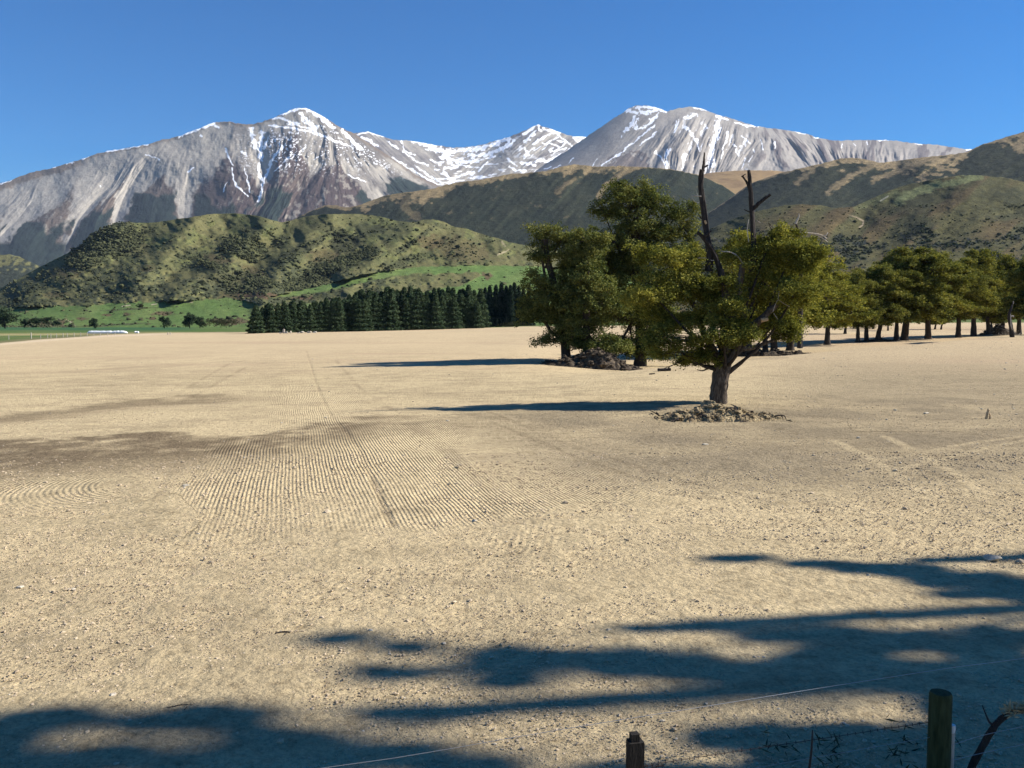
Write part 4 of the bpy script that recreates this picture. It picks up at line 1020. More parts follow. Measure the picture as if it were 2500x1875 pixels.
ROWG = 'row of beech trees along the paddock rise'
CLG = 'beech trees clustered behind the lone tree'
P1 = proto_tree('p', 31, 11.0, 3.3, 2.6, M['leaf_row'], ROWG)
P2 = proto_tree('p', 32, 10.4, 3.0, 3.0, M['leaf_row'], ROWG, 0.2)
P3 = proto_tree('p', 33, 9.6, 2.9, 2.2, M['leaf_row'], ROWG, -0.25, flat=True)
P4 = proto_tree('p', 34, 10.8, 3.4, 2.4, M['leaf_yellow'], CLG, 0.1)
used = set()
def place(P, label, bx, D, top, base, rz, group, wide=1.0, H=10.5):
    x, y, z = at_dist(bx, D)
    if base:
        x, y, z = on_ground(bx, base); D = y
    _, dz = ray(bx, top)
    h = CAMZ + D * dz - z
    s = h / H
    loc = (x, y, z - 0.03)
    if P.name not in used:
        used.add(P.name)
        P.location = loc; P.rotation_euler = (0, 0, rz); P.scale = (s * wide * 1.12, s * wide * 1.12, s); P['label'] = label; P['group'] = group
        return P
    return dup(P, loc, rz, (s * wide * 1.12, s * wide * 1.12, s), label, group)

# cluster behind the lone tree
place(P4, 'olive tree close behind the lone tree, its trunk seen just right of the big limb', 1828, 64, 560, 868, 0.3, CLG, 1.0, 10.8)
place(P4, 'olive tree with a pale split trunk in the cluster behind the lone tree', 1866, 67, 590, 860, 2.1, CLG, 0.95, 10.8)
place(P4, 'dark stout-trunked tree in the middle of the cluster behind the lone tree', 1888, 65, 575, 862, 4.0, CLG, 1.05, 10.8)
place(P4, 'twin-stemmed olive tree at the right of the log heap', 1932, 68, 560, 856, 5.2, CLG, 1.15, 10.8)
place(P4, 'low spreading olive tree standing alone between the log heap and the row', 2020, 72, 640, 842, 1.2, CLG, 1.25, 10.8)
# the row to the right
row = [(P1, 2094, 84, (660, 836), 0.2, 1.0, 'straight dark trunk tree opening the row at its left end'), (P2, 2113, 86, (650, 834), 1.9, 0.95, 'tree with a crooked trunk bending right, second in the row'),
       (P3, 2148, 88, (640, 834), 3.2, 1.05, 'tree with a pale scar on its leaning trunk'), (P1, 2188, 91, (615, 832), 4.4, 0.95, 'slim-trunked tree beside the flared trunk in the row'),
       (P2, 2214, 90, (598, 831), 5.5, 1.25, 'tallest tree of the row with a stout flared trunk'), (P3, 2264, 94, (612, 828), 0.9, 1.15, 'tree with a bare smooth grey trunk standing clear in mid row'),
       (P1, 2339, 99, (628, 824), 2.6, 1.2, 'full-crowned tree with a short straight trunk right of the bare smooth trunk'), (P2, 2375, 101, (605, 821), 3.9, 1.1, 'thin-topped tree with a tuft of grass at its trunk'),
       (P3, 2410, 104, (640, 819), 5.0, 1.0, 'dark tree rising from the left edge of the brush heap'), (P1, 2447, 107, (620, 817), 0.5, 0.95, 'leaning dark tree behind the brush heap'),
       (P2, 2486, 108, (628, 817), 1.5, 1.0, 'tree right of the broken pale snag'), (P3, 2530, 108, (610, 816), 2.2, 1.1, 'last tree of the row, cut by the right side of the view')]
for P, bx, D, top, rz, w, lab in row:
    place(P, lab, bx, D, top[0], top[1], rz, ROWG, w, {P1.name: 11.0, P2.name: 10.4, P3.name: 9.6}[P.name])
BG = 'small trees far beyond the row'
for bx, D, top, rz, w, lab in ((2168, 190, 735, 1.0, 1.0, 'small far tree seen under the crowns left of the flared trunk'), (2285, 205, 740, 2.0, 1.2, 'small forked far tree seen right of the bare smooth trunk'), (2300, 200, 738, 3.0, 1.1, 'small far tree on the green strip beyond the row'), (2065, 170, 720, 4.0, 1.2, 'small far tree between the spreading olive tree and the row'), (2420, 195, 730, 5.0, 1.2, 'small far tree behind the brush heap'), (2130, 210, 740, 0.4, 1.5, 'small far tree behind the crooked trunk')):
    place(P3, lab, bx, D, top, 0, rz, BG, w, 9.6)

# ---- trees out of view to the right whose shade lies over the near paddock
def shade_tree(label, bx, by, blobs, dist_x, seed):
    r_ = np.random.default_rng(seed)
    bz = float(ground_z(bx, by))
    t = thing('beech_tree', label, 'tree', (bx, by, bz - 0.1), 0, 'trees beside the near fence')
    wood, br, lf = MB(), MB(), MB()
    L = []
    for px, py, rx, ry in blobs:
        gx, gy, gz = on_ground(px, py)
        k = (dist_x - gx) / SUNV.x
        c = np.array([gx, gy, gz]) + k * np.array(SUNV)
        dpp = gy * gy / (F * CAMZ)
        wx = rx * gy / F
        L.append((c[0] - bx, c[1] - by, c[2] - bz, max(0.25, wx * 0.8 - 0.2), max(0.06, ry * dpp * 0.9 - 0.14), max(0.12, wx * 0.2)))
    top = max(l[2] for l in L)
    trunk_mesh(wood, [(0, 0, -0.2), (0.1, 0, top * 0.3), (0, 0.1, top * 0.6), (0.1, 0, top * 0.9)], 0.28, seed, 1.3, 10)
    lobes_to_crown(L, (0.1, 0, top * 0.85), r_, br, lf, 2600, 60, 0.05, 0.15, 0.03, twigs=False)
    wood.obj('trunk', M['bark_dark'], t, smooth=True); br.obj('branches', M['bark_dark'], t, smooth=True); lf.obj('crown', M['leaf_dark'], t)
shade_tree('tall tree beside the fence whose shade is the farthest dark streak at right', 27, 14.8, [(2130, 1398, 150, 20), (2330, 1418, 200, 20), (2480, 1440, 200, 16), (2330, 1455, 160, 8), (1780, 1366, 110, 6), (2560, 1478, 160, 8), (1950, 1378, 80, 9)], 27, 61)
shade_tree('tall tree beside the fence whose shade is the long dark streak across the near paddock', 27, 12.6, [(1000, 1580, 170, 22), (800, 1562, 90, 14), (1200, 1615, 240, 40), (1500, 1625, 240, 44), (1750, 1640, 240, 40), (1950, 1610, 200, 36), (1700, 1530, 90, 12), (1850, 1555, 140, 24), (2050, 1560, 160, 34), (2250, 1580, 200, 40), (2200, 1660, 220, 50), (2420, 1620, 160, 60), (900, 1640, 130, 12), (1180, 1665, 160, 18), (2420, 1560, 150, 30), (2350, 1720, 160, 50), (2440, 1700, 140, 40)], 27, 62)
shade_tree('tall tree beside the fence whose shade fills the lower left corner', 24, 10.4, [(60, 1760, 150, 40), (-60, 1800, 150, 70), (330, 1770, 130, 24), (450, 1750, 90, 26), (560, 1800, 130, 36), (720, 1830, 180, 50), (900, 1850, 170, 50), (200, 1850, 180, 40), (420, 1875, 200, 30), (1050, 1880, 130, 40), (600, 1890, 220, 50), (-150, 1860, 150, 80), (0, 1880, 200, 40)], 24, 63)
shade_tree('tree beside the fence whose broken shade falls around the green post', 19, 9.0, [(1780, 1800, 150, 24), (2000, 1800, 120, 20), (1900, 1830, 160, 16), (2250, 1810, 140, 30), (2420, 1790, 120, 30), (2450, 1860, 160, 30), (2200, 1870, 140, 20), (2350, 1730, 130, 30)], 19, 64)

def fence_shade_tree():  # unseen tree, added and shaped only to shade the fence posts
    r_ = np.random.default_rng(66)
    t = thing('beech_tree', 'unseen small dense tree added beside the fence to keep the fence posts in shade', 'tree', (15.0, 7.2, -0.1), 0, 'trees beside the near fence')
    wood, br, lf = MB(), MB(), MB()
    trunk_mesh(wood, [(0, 0, -.2), (0.1, 0, 3), (0, 0, 6), (0.1, 0, 8.5)], 0.16, 6, 1.3, 10)
    L = [(0.5 * math.sin(i * 2.1), 0.3 * math.cos(i * 1.7), 7.9 + 0.2 * i, 0.9 - 0.04 * i, 0.8 - 0.03 * i, 0.45) for i in range(10)]
    lobes_to_crown(L, (0.1, 0, 8.3), r_, br, lf, 900, 50, 0.07, 0.22, 0.05, twigs=False)
    wood.obj('trunk', M['bark_dark'], t, smooth=True); br.obj('branches', M['bark_dark'], t, smooth=True); lf.obj('crown', M['leaf_dark'], t)
fence_shade_tree()

# ------------------------------------------------------------------ conifers
def conifer(seed, H, W, mat, label, n=2400):
    r_ = np.random.default_rng(seed)
    t = thing('conifer_tree', label, 'tree')
    wood, lf = MB(), MB()
    tube(wood, [(0, 0, -0.5), (0, 0, H * 0.5), (0, 0, H * 0.97)], [0.24, 0.14, 0.03], 7)
    f = r_.random(n) ** 1.25
    zz = 0.25 + (H - 0.3) * f
    rad = W * np.maximum(0.06, (1 - f) ** 0.6) * (0.9 + 0.2 * np.sin(zz * 3.1 + seed)) * (0.55 + 0.45 * r_.random(n))
    a = r_.random(n) * 6.283
    # branches grow in a limited number of directions so that the outline is uneven
    nb = 9
    a = np.round(a / 6.283 * nb + 0.37 * np.floor(zz / 0.8)) / nb * 6.283 + r_.normal(0, 0.17, n)
    C = np.stack([rad * np.cos(a), rad * np.sin(a), zz - 0.1 * rad], 1)
    N = np.stack([np.cos(a) * 0.7, np.sin(a) * 0.7, np.full(n, 0.6)], 1) + r_.normal(0, 0.2, (n, 3)); N /= np.linalg.norm(N, axis=1)[:, None]
    leaves(lf, C, N, 0.38, 5, 0.33, r_, 0.4, 0.35)
    top = np.stack([r_.normal(0, .06, 30), r_.normal(0, .06, 30), H - 1.4 * r_.random(30)], 1)
    leaves(lf, top, np.tile([[0, 0, 1.0]], (30, 1)), 0.12, 4, 0.2, r_, 0.4, 0.35)
    wood.obj('trunk', M['bark_dark'], t); lf.obj('crown', mat, t)
    return t
BELT = 'conifers of the long shelterbelt'
CON = [conifer(70 + i, 14.0, 4.2, M['needle'], 'dark green conifer in the long shelterbelt across the far side of the paddock') for i in range(4)]
for c in CON: c['group'] = BELT
CON_USED = set()
def put_con(P, x, y, z, h, rz, w, label, group, H=14.0):
    s = h / H
    if P.name not in CON_USED:
        CON_USED.add(P.name); P.location = (x, y, z); P.rotation_euler = (0, 0, rz); P.scale = (s * w, s * w, s)
        P['label'] = label; P['group'] = group; return P
    return dup(P, (x, y, z), rz, (s * w, s * w, s), label, group)
rr = np.random.default_rng(77)
LABN = 'dark green conifer in the front line of the long shelterbelt'
LABR = 'taller conifer standing behind the front line of the shelterbelt'
k = 0
D_of = lambda px: ip(px, [(600, 262), (1170, 292)])
for px in np.arange(632, 1165, 9.5):
    pxx = px + rr.normal(0, 3.5); D = float(D_of(pxx)) + rr.normal(0, 1.2)
    x, y, z = at_dist(pxx, D)
    top = ip(pxx, [(600, 748), (650, 742), (760, 736), (900, 728), (960, 724), (1010, 722), (1100, 716), (1150, 724), (1165, 735)]) + rr.normal(0, 5)
    h = CAMZ + D * ray(pxx, top)[1] - z
    put_con(CON[k % 4], x, y, z - 0.2, h, rr.random() * 6.28, 0.9 + 0.25 * rr.random(), LABN, BELT); k += 1
for px in np.arange(780, 1175, 10):
    pxx = px + rr.normal(0, 3); D = float(D_of(pxx)) + 8 + rr.normal(0, 1.5)
    x, y, z = at_dist(pxx, D)
    top = ip(pxx, [(780, 735), (860, 722), (890, 706), (960, 702), (1050, 706), (1100, 700), (1175, 706)]) + rr.normal(0, 4)
    h = CAMZ + D * ray(pxx, top)[1] - z
    put_con(CON[k % 4], x, y, z - 0.2, h, rr.random() * 6.28, 0.8 + 0.2 * rr.random(), LABR, BELT); k += 1
x, y, z = at_dist(625, 258)
put_con(CON[0], x, y, z - 0.2, CAMZ + 258 * ray(625, 744)[1] - z, 1.0, 1.25, 'broad conifer forming the left end of the shelterbelt', BELT)
COB = [conifer(80 + i, 16.0, 3.0, M['needle_blue'], 'p') for i in range(2)]
for i, px in enumerate(np.arange(1172, 1300, 12)):
    pxx = px + rr.normal(0, 2.5); D = 345 + rr.normal(0, 4)
    x, y, z = at_dist(pxx, D)
    top = ip(pxx, [(1170, 702), (1225, 688), (1262, 698), (1300, 705)]) + rr.normal(0, 4)
    put_con(COB[i % 2], x, y, z - 0.3, CAMZ + D * ray(pxx, top)[1] - z, rr.random() * 6.28, 0.9, 'blue-dark conifer in the farther stand right of the shelterbelt', 'conifers of the farther stand', 16.0)
for i, px in enumerate((1202, 1213, 1222, 1236, 1248, 1262)):
    D = 318; x, y, z = at_dist(px, D)
    put_con(COB[i % 2], x, y, z - 0.2, 2.6 + 1.2 * rr.random(), rr.random() * 6, 1.4, 'young slim conifer in front of the farther stand', 'young conifers', 16.0)

# ---- single trees and bushes on the left flats
def bush(name, label, cat, px, py, D, wpx, hpx, mat, seed, group=None, per=30, sprays=220, lob=7):
    r_ = np.random.default_rng(seed)
    s = F / D
    x, y, _ = at_dist(px, D)
    z = CAMZ + D * float(ray(px, py)[1])
    z = max(z, float(ground_z(x, y)) - 0.3)
    t = thing(name, label, cat, (x, y, z), 0, group)
    w, h = wpx / s / 2, hpx / s
    L = [((r_.random() - .5) * 1.3 * w, (r_.random() - .5) * 1.0 * w * 0.7, h * (0.2 + 0.65 * r_.random()), w * 0.45, w * 0.35, h * 0.28) for _ in range(lob)]
    L.append((0, 0, h * 0.72, w * 0.5, w * 0.4, h * 0.3))
    wood, lf = MB(), MB()
    tube(wood, [(0, 0, -0.6), (0, 0, h * 0.35), (0.1, 0, h * 0.75)], [h * 0.035, h * 0.03, h * 0.012], 6)
    lobes_to_crown(L, (0, 0, h * 0.5), r_, None, lf, sprays, per, h * 0.035, h * 0.10, 0.1)
    wood.obj('trunk', M['bark_dark'], t); lf.obj('crown', mat, t)
    return t
bush('broadleaf_tree', 'dark bushy tree at the far left side of the pasture', 'tree', 12, 800, 520, 62, 48, M['needle'], 91)
bush('conifer_tree', 'small dark pointed tree alone on the green pasture', 'tree', 231, 800, 500, 24, 24, M['needle'], 92)
bush('broadleaf_tree', 'round dark tree right of the white silage bag', 'tree', 401, 799, 480, 28, 26, M['needle'], 93)
bush('broadleaf_tree', 'dark leaning tree at the left end of the scrubby hedge', 'tree', 463, 799, 470, 30, 34, M['needle'], 94)
bush('broadleaf_tree', 'smaller dark tree touching the leaning one by the hedge', 'tree', 488, 799, 470, 32, 26, M['needle'], 95)
bush('hedge', 'low brown-green scrubby hedge left of the shelterbelt', 'hedge', 552, 799, 465, 110, 20, M['scrub'], 96, lob=14, sprays=420)
bush('shrub', 'lone grey-green bush at the top of the pasture', 'bush', 343, 752, 640, 16, 12, M['scrub'], 97)
for i, (px, w, h) in enumerate(((60, 34, 20), (88, 40, 22), (118, 36, 20), (140, 24, 14))):
    bush('shrub', ['dark shrub at the left foot of the brown knoll', 'largest dark shrub on the brown knoll', 'dark shrub near the top of the brown knoll', 'small shrub at the right of the brown knoll'][i], 'bush', px, 800 - (2 if i < 2 else 5), 515, w, h, M['needle'], 100 + i, 'shrubs on the brown knoll')
bush('hedge', 'low green hedge at the foot of the farther conifer stand', 'hedge', 1250, 799, 316, 90, 13, M['scrub'], 110, lob=12, sprays=300)

# ------------------------------------------------------------------ small things on the far flats
def silage(px0, px1, py, D, hpx, label, seed):
    s = F / D
    x0 = (px0 - 1250) / s; x1 = (px1 - 1250) / s
    z = CAMZ + D * float(ray(px0, py)[1])
    n = 40; L = x1 - x0; r_ = np.random.default_rng(seed)
    t = np.linspace(0, 1, n)
    rad = hpx / s * np.minimum(1, np.minimum(t, 1 - t) * 14 + 0.25) * (1 + 0.06 * r_.normal(0, 1, n))
    mb = MB()
    tube(mb, np.stack([t * L, np.zeros(n), rad * 0.25 + 0.02 * r_.normal(0, 1, n)], 1), rad, 14, 0.05, seed)
    o = mb.obj('silage_bag', M['wrap'], smooth=True)
    o.location = (x0, D, z)
    tag(o, label, 'silage bag')
silage(215, 313, 813, 300, 4.4, 'long white wrapped silage bag lying on the far green pasture', 1)
silage(331, 340, 812, 300, 2.6, 'short white wrapped bale right of the long silage bag', 2)

# far fence along the left side of the paddock
ff = thing('farm_fence', 'low post and wire fence along the far left side of the paddock', 'fence', (*at_dist(75, 215)[:2], at_dist(75, 215)[2]))
o0 = np.array(ff.location)
tops = []
for i, px in enumerate((-40, 20, 75, 98, 115, 123, 137, 153, 163, 180, 196, 212, 228, 244, 262, 280)):
    D = float(ip(px, [(-40, 200), (75, 215), (300, 262)]))
    x, y, z = at_dist(px, D)
    h = 1.5 if px == 75 else 1.05
    mb = MB(); tube(mb, np.array([(x, y, z - .2), (x, y, z + h / 2), (x, y, z + h)]) - o0, 0.13 if px == 75 else 0.085, 6)
    mb.obj('post', M['post_grey'], ff); tops.append(np.array([x, y, z + h]) - o0)
for dzz in (0.12, 0.45):
    mb = MB(); tube(mb, np.array(tops) - [0, 0, dzz], 0.012, 3, cap=False); mb.obj('wire', M['wire'], ff)

def rock(name, label, cat, px, py, wpx, hpx, mat, seed, group=None, D=None, base=ICO3, amp=0.35, loc=None):
    if D: x, y, z = at_dist(px, D)
    else: x, y, z = on_ground(px, py)
    s = F / y
    r_ = np.random.default_rng(seed)
    v = base[0].copy()
    for _ in range(3):
        d = r_.normal(0, 1, 3); d /= np.linalg.norm(d)
        q = v @ d
        v -= np.clip(q - (0.45 + 0.2 * r_.random()), 0, None)[:, None] * d * 0.85
    ph = r_.random(3) * 10
    v *= (1 + amp * 0.35 * np.sin(v[:, :1] * 3.1 + ph[0]) * np.sin(v[:, 1:2] * 3.7 + ph[1]) + amp * 0.2 * np.sin(v[:, 2:] * 6 + ph[2]))
    v = v * [wpx / s / 2, wpx / s / 2 * 0.8, hpx / s * 0.62]
    mb = MB(); mb.add(v, base[1]); o = mb.obj(name, mat, smooth=False)
    o.location = (x, y, z + hpx / s * 0.3); o.rotation_euler = (0, 0, r_.random() * 0.6 - 0.3)
    return tag(o, label, cat, group)

# log stack and boulders below the shelterbelt
for i, (px, w, h) in enumerate(((684, 7, 4), (700, 8, 6), (709, 6, 6), (729, 10, 3), (738, 10, 5), (752, 8, 4), (757, 8, 7), (768, 12, 4))):
    rock('boulder', 'pale boulder dumped along the foot of the shelterbelt', 'boulder', px, 0, w, h, M['stone'], 120 + i, 'pale boulders below the shelterbelt', D=250)
x, y, z = at_dist(692.5, 250)
mb = MB()
for j, (dx_, r0) in enumerate(((-0.18, .17), (0.18, .18), (0.0, .16))):
    tube(mb, np.array([(x + dx_, y + (0.2 if j == 2 else 0), z - .1), (x + dx_ * 0.9, y, z + .5), (x + dx_ * 0.8, y, z + 1.05 + 0.1 * j)]) - [x, y, z], r0, 8, 0.15, j)
o = mb.obj('stump', M['pale_wood']); o.location = (x, y, z); tag(o, 'upright pale tree stump among the boulders below the shelterbelt', 'stump')
for i, px in enumerate((409, 415)):
    x, y, z = at_dist(px, 262); mb = MB(); tube(mb, [(0, 0, -.1), (0, 0, .35), (0.03, 0, .7 - .1 * i)], 0.14, 7, 0.2, i)
    o = mb.obj('stake', M['pale_wood']); o.location = (x, y, z); tag(o, ['taller pale marker stake by the green strip right of the silage bag', 'shorter pale marker stake by the green strip right of the silage bag'][i], 'stake', 'marker stakes')

# ------------------------------------------------------------------ heaps, logs, stones
def heap(name, label, px0, px1, py, hpx, mat, seed, n=60, sticks=30, lump=0.28, stickmat='dead_wood', peak=None, depth=0.5, stick_len=1.0):
    r_ = np.random.default_rng(seed)
    x0, y0, z0 = on_ground((px0 + px1) / 2, py)
    s = F / y0
    W = (px1 - px0) / s / 2; H = hpx / s
    t = thing(name, label, 'heap', (x0, y0, z0))
    pk = 0 if peak is None else ((peak - (px0 + px1) / 2) / s) / W
    # low body with a rough surface
    nx_, ny_ = 90, 46
    X, Y = np.meshgrid(np.linspace(-1.05, 1.05, nx_), np.linspace(-1.05, 1.05, ny_))
    rad = np.hypot(X, Y)
    prof = np.clip(1 - rad ** 2.2 * (1 + 0.25 * fbm(X * 2 + seed, Y * 2, 3, 300)), 0, 1) ** 0.8
    hmod = np.clip(0.45 + 0.55 * np.exp(-((X - pk) / 0.33) ** 2) + 0.3 * fbm(X * 3.5, Y * 3 + seed, 4, 304), 0.12, 1.3)
    Z = H * prof * hmod * 0.85 + 0.09 * fbm(X * 11, Y * 9 + seed, 4, 308) * sm(prof, 0, .3) - 0.07
    mb = MB()
    P = np.stack([X * W, Y * W * depth, Z + np.asarray(ground_z(x0 + X * W, y0 + Y * W * depth)) - z0], -1)
    mb.add(P.reshape(-1, 3), grid_faces(ny_, nx_))
    k = r_.choice(nx_ * ny_, n, p=(prof ** 0.5 / (prof ** 0.5).sum()).ravel())
    C = P.reshape(-1, 3)[k]; rr_ = lump * np.exp(r_.normal(0, 0.4, n)) * 0.7
    for c, q in zip(C, rr_):
        v, f = ICO3
        ph = r_.random(6) * 9
        d = 1 + 0.22 * np.sin(v[:, :1] * 4 + ph[0]) * np.cos(v[:, 1:2] * 5 + ph[1]) + 0.16 * np.sin(v[:, 2:] * 7 + ph[2]) + 0.16 * r_.normal(0, 1, (len(v), 1)) * 0.6
        mb.add(c + v * d * q * np.array([1, 1, 0.7]), f)
    mb.obj('earth', mat, t)
    if sticks:
        sb = MB()
        for _ in range(sticks):
            c = P.reshape(-1, 3)[r_.integers(nx_ * ny_)]
            if abs(c[0] / W) > 0.98: continue
            L = stick_len * (0.3 + 0.7 * r_.random()); a = r_.random() * 6.28
            dv = np.array([math.cos(a), math.sin(a), 0.25 * r_.normal()]) * L / 2
            tube(sb, curve([c - dv + [0, 0, .06], c + r_.normal(0, .05, 3) + [0, 0, .1], c + dv + [0, 0, .06]], 6), np.linspace(0.028, 0.012, 7), 5, 0.3, 3)
        tag(sb.obj('sticks', M[stickmat], t), None, None, kind='stuff')
    gb = MB()
    kk = r_.integers(0, nx_ * ny_, 2200)
    C = P.reshape(-1, 3)[kk] + r_.normal(0, 0.04, (2200, 3)) + [0, 0, 0.02]
    leaves(gb, C, np.tile([[0, 0, 1.0]], (2200, 1)), 0.09, 4, 0.035, r_, 0.5, 0.12)
    tag(gb.obj('dry_grass', M['straw'] if mat is M['heap'] else M['heap_dark'], t), None, None, kind='stuff')
    return t
heap('earth_heap', 'tan heap of earth and dry turf around the foot of the lone tree', 1598, 1915, 1020, 32, M['heap'], 1, 150, 34, 0.135, peak=1745, depth=0.6, stick_len=0.7)
heap('root_heap', 'dark heap of roots and soil under the tallest tree', 1322, 1572, 897, 50, M['heap_dark'], 2, 150, 80, 0.2, peak=1470, depth=0.55)
heap('log_heap', 'dark heap of logs and stumps under the cluster behind the lone tree', 1780, 1990, 868, 20, M['heap_dark'], 3, 50, 60, 0.32, peak=1830, depth=0.3, stick_len=1.8)
heap('brush_heap', 'grey-brown heap of dead branches among the trunks at right', 2392, 2482, 818, 26, M['heap_dark'], 4, 20, 110, 0.25, 'pale_wood', peak=2440, depth=0.5, stick_len=2.4)
heap('root_heap', 'low strip of dark roots below the left end of the row', 2088, 2190, 834, 9, M['heap_dark'], 5, 30, 40, 0.22, peak=2150, depth=0.3, stick_len=1.4)

# broken pale snag at right
x, y, z = at_dist(2470, 104)
s = F / 104
sn = thing('dead_snag', 'broken bone-pale snag standing in front of the brush heap', 'dead tree', (x, y, z - .1))
mb = MB(); q = lambda px, py: np.array([(px - 2472) / s, 0, (820 - py) / s])
L = curve([q(2475, 822), q(2470, 790), q(2465, 765), q(2470, 745), q(2473, 733)], 12); tube(mb, L, np.linspace(0.27, 0.06, len(L)), 9, 0.3, 5)
mb.obj('trunk', M['dead_wood'], sn)
mb = MB(); tube(mb, curve([q(2466, 768), q(2474, 766), q(2476, 769)], 6), [.07] * 7, 6); tube(mb, [q(2473, 737), q(2474, 733), q(2474, 730)], [.09, .07, .04], 6); tube(mb, [q(2466, 762) + [0, -.2, 0], q(2468, 790) + [0, -.24, 0], q(2471, 800) + [0, -.25, 0]], [.05, .09, .03], 6); mb.obj('bare_wood', M['pale_wood'], sn)
# third pale-tipped dead top in the cluster
x, y, z = at_dist(1947, 66); s = F / 66
sn = thing('dead_snag', 'thin dead top with a white tip sticking out above the olive crowns', 'dead tree', (x, y, z))
q = lambda px, py: np.array([(px - 1947) / s, 0.2, (CAMZ + 66 * float(ray(px, py)[1]) - z)])
mb = MB(); L = curve([q(1955, 850), q(1955, 700), q(1952, 600), q(1946, 565), q(1940, 545)], 14); tube(mb, L, np.linspace(0.2, 0.07, len(L)), 7, 0.3, 8); mb.obj('trunk', M['dead_wood'], sn)
mb = MB(); tube(mb, curve([q(1939, 546), q(1942, 538), q(1946, 530), q(1947, 520)], 8), np.linspace(.09, .03, 7), 6, .3, 2)
for pts in ([q(1950, 567), q(1975, 568), q(2000, 572), q(2016, 582)], [q(1985, 570), q(2005, 580), q(2018, 590)], [q(2000, 572), q(2012, 575), q(2018, 566)]):
    tube(mb, curve(pts, 8), 0.03, 4, 0.2, 1)
mb.obj('bare_wood', M['pale_wood'], sn)
# pale broken stub by the right side of the picture
x, y, z = at_dist(2492, 106); s = F / 106
sn = thing('dead_snag', 'tall dead stem with a pale broken head above the last trees at right', 'dead tree', (x, y, z))
q = lambda px, py: np.array([(px - 2492) / s, -1.5, (CAMZ + 106 * float(ray(px, py)[1]) - z)])
mb = MB(); tube(mb, curve([q(2493, 815), q(2496, 720), q(2492, 640), q(2494, 622)], 10), np.linspace(.2, .08, 10), 7, .3, 1); mb.obj('trunk', M['dead_wood'], sn)
mb = MB(); tube(mb, [q(2494, 626), q(2488, 621), q(2484, 618)], [.12, .12, .05], 6); tube(mb, [q(2493, 624), q(2498, 620), q(2502, 616)], [.09, .07, .04], 6); mb.obj('bare_wood', M['pale_wood'], sn)

def log(label, px, py, wpx, r, ang, seed, mat='dead_wood'):
    x, y, z = on_ground(px, py); L = wpx / (F / y)
    c, s_ = math.cos(ang), math.sin(ang)
    mb = MB(); tube(mb, curve([(-L / 2 * c, -L / 2 * s_, r * .6), (0, 0.03, r * .8), (L / 2 * c, L / 2 * s_, r * .9)], 8), np.linspace(r, r * .75, 9), 9, .3, seed)
    tube(mb, [(L * .3 * c, 0, r), (L * .36 * c, -.1, r * 2.6)], [r * .5, r * .25], 5)
    o = mb.obj('log', M[mat]); o.location = (x, y, z); tag(o, label, 'log')
log('short brown log lying on the pale ground left of the lone tree', 1622, 906, 32, 0.11, 0.1, 1)
log('small stick lying left of the short brown log', 1592, 914, 14, 0.04, 0.2, 2)
log('small dark twig lying on the near paddock, mid left', 690, 1546, 36, 0.009, 0.15, 3)
log('dark stick lying by the edge of the lower left shade', 440, 1728, 60, 0.009, 0.25, 4)

x, y, z = on_ground(2411, 1022); s = F / y
st = thing('stub', 'small upright splintered wood stub alone on the paddock at right', 'stump', (x, y, z))
mb = MB()
tube(mb, curve([(-.05, 0, -.05), (-.02, 0, .15), (0.0, 0, .25)], 6), np.linspace(.045, .03, 7), 6, .4, 1); tube(mb, [(0.0, 0, .22), (.02, 0, .28), (.0, 0, .33)], [.03, .045, .02], 6)
tube(mb, [(.07, 0, -.05), (.08, 0, .1), (.06, 0, .17)], [.035, .03, .015], 6, .4, 2)
mb.obj('wood', M['split_wood'], st)

rock('field_stone', 'large pale angular stone with a dark left face at right', 'stone', 2424, 1368, 42, 15, M['stone'], 200, base=ICO3)
STN = 'stones lying on the paddock'
for i, (px, py, w, h, lab) in enumerate(((1158, 1274, 15, 7, 'pale round stone by the end of the roller marks'), (453, 1186, 18, 5, 'flat pale stone among the roller marks at left'), (1722, 1086, 17, 5, 'flat pale stone below the lone tree'), (2262, 1010, 16, 4, 'flat pale stone left of the splintered stub'), (2095, 1070, 12, 5, 'pale stone where the two wheel tracks start'), (2186, 1150, 12, 4, 'pale stone in the crossing of the wheel tracks'), (1487, 1540, 14, 8, 'pale stone beside a dark clod above the long shade'), (905, 1541, 14, 7, 'pale stone above the tip of the long shade'), (275, 1698, 20, 7, 'pale flat stone above the lower left shade'), (1092, 1029, 11, 4, 'pale stone at the tip of the lone tree shade'), (2120, 1406, 12, 6, 'small pale stone below the farthest shade streak'), (50, 1435, 22, 6, 'wide pale stone at the left side of the near paddock'))):
    rock('field_stone', lab, 'stone', px, py, w, h, M['stone'], 210 + i, STN, base=ICO2)

# stones and clods nobody could count
rr = np.random.default_rng(99)
def wedge(n, dmin, dmax, p=1.0, xw=0.66):
    d = (dmin ** (2 - p) + rr.random(n) * (dmax ** (2 - p) - dmin ** (2 - p))) ** (1 / (2 - p))
    x = d * xw * (rr.random(n) * 2 - 1)
    return x, d
mb = MB()
x, d = wedge(80000, 5.8, 22, 1.6)
s = 0.0042 * np.exp(rr.normal(0, 0.45, len(x))) * (0.6 + d / 14)
scatter_lumps(mb, np.stack([x, d, ground_z(x, d) + s * 0.2], 1), np.stack([s * 1.3, s * 1.0, s * 0.75], 1), 0.7, seed=4)
x, d = wedge(42000, 6.0, 34, 1.35)
keep = fbm(x / 2.5, d / 2.5, 3, 320) + 0.3 * rr.normal(0, 1, len(x)) > -0.25
x, d = x[keep], d[keep]
s = 0.0052 * np.exp(rr.normal(0, 0.45, len(x))) * (0.8 + d / 60)
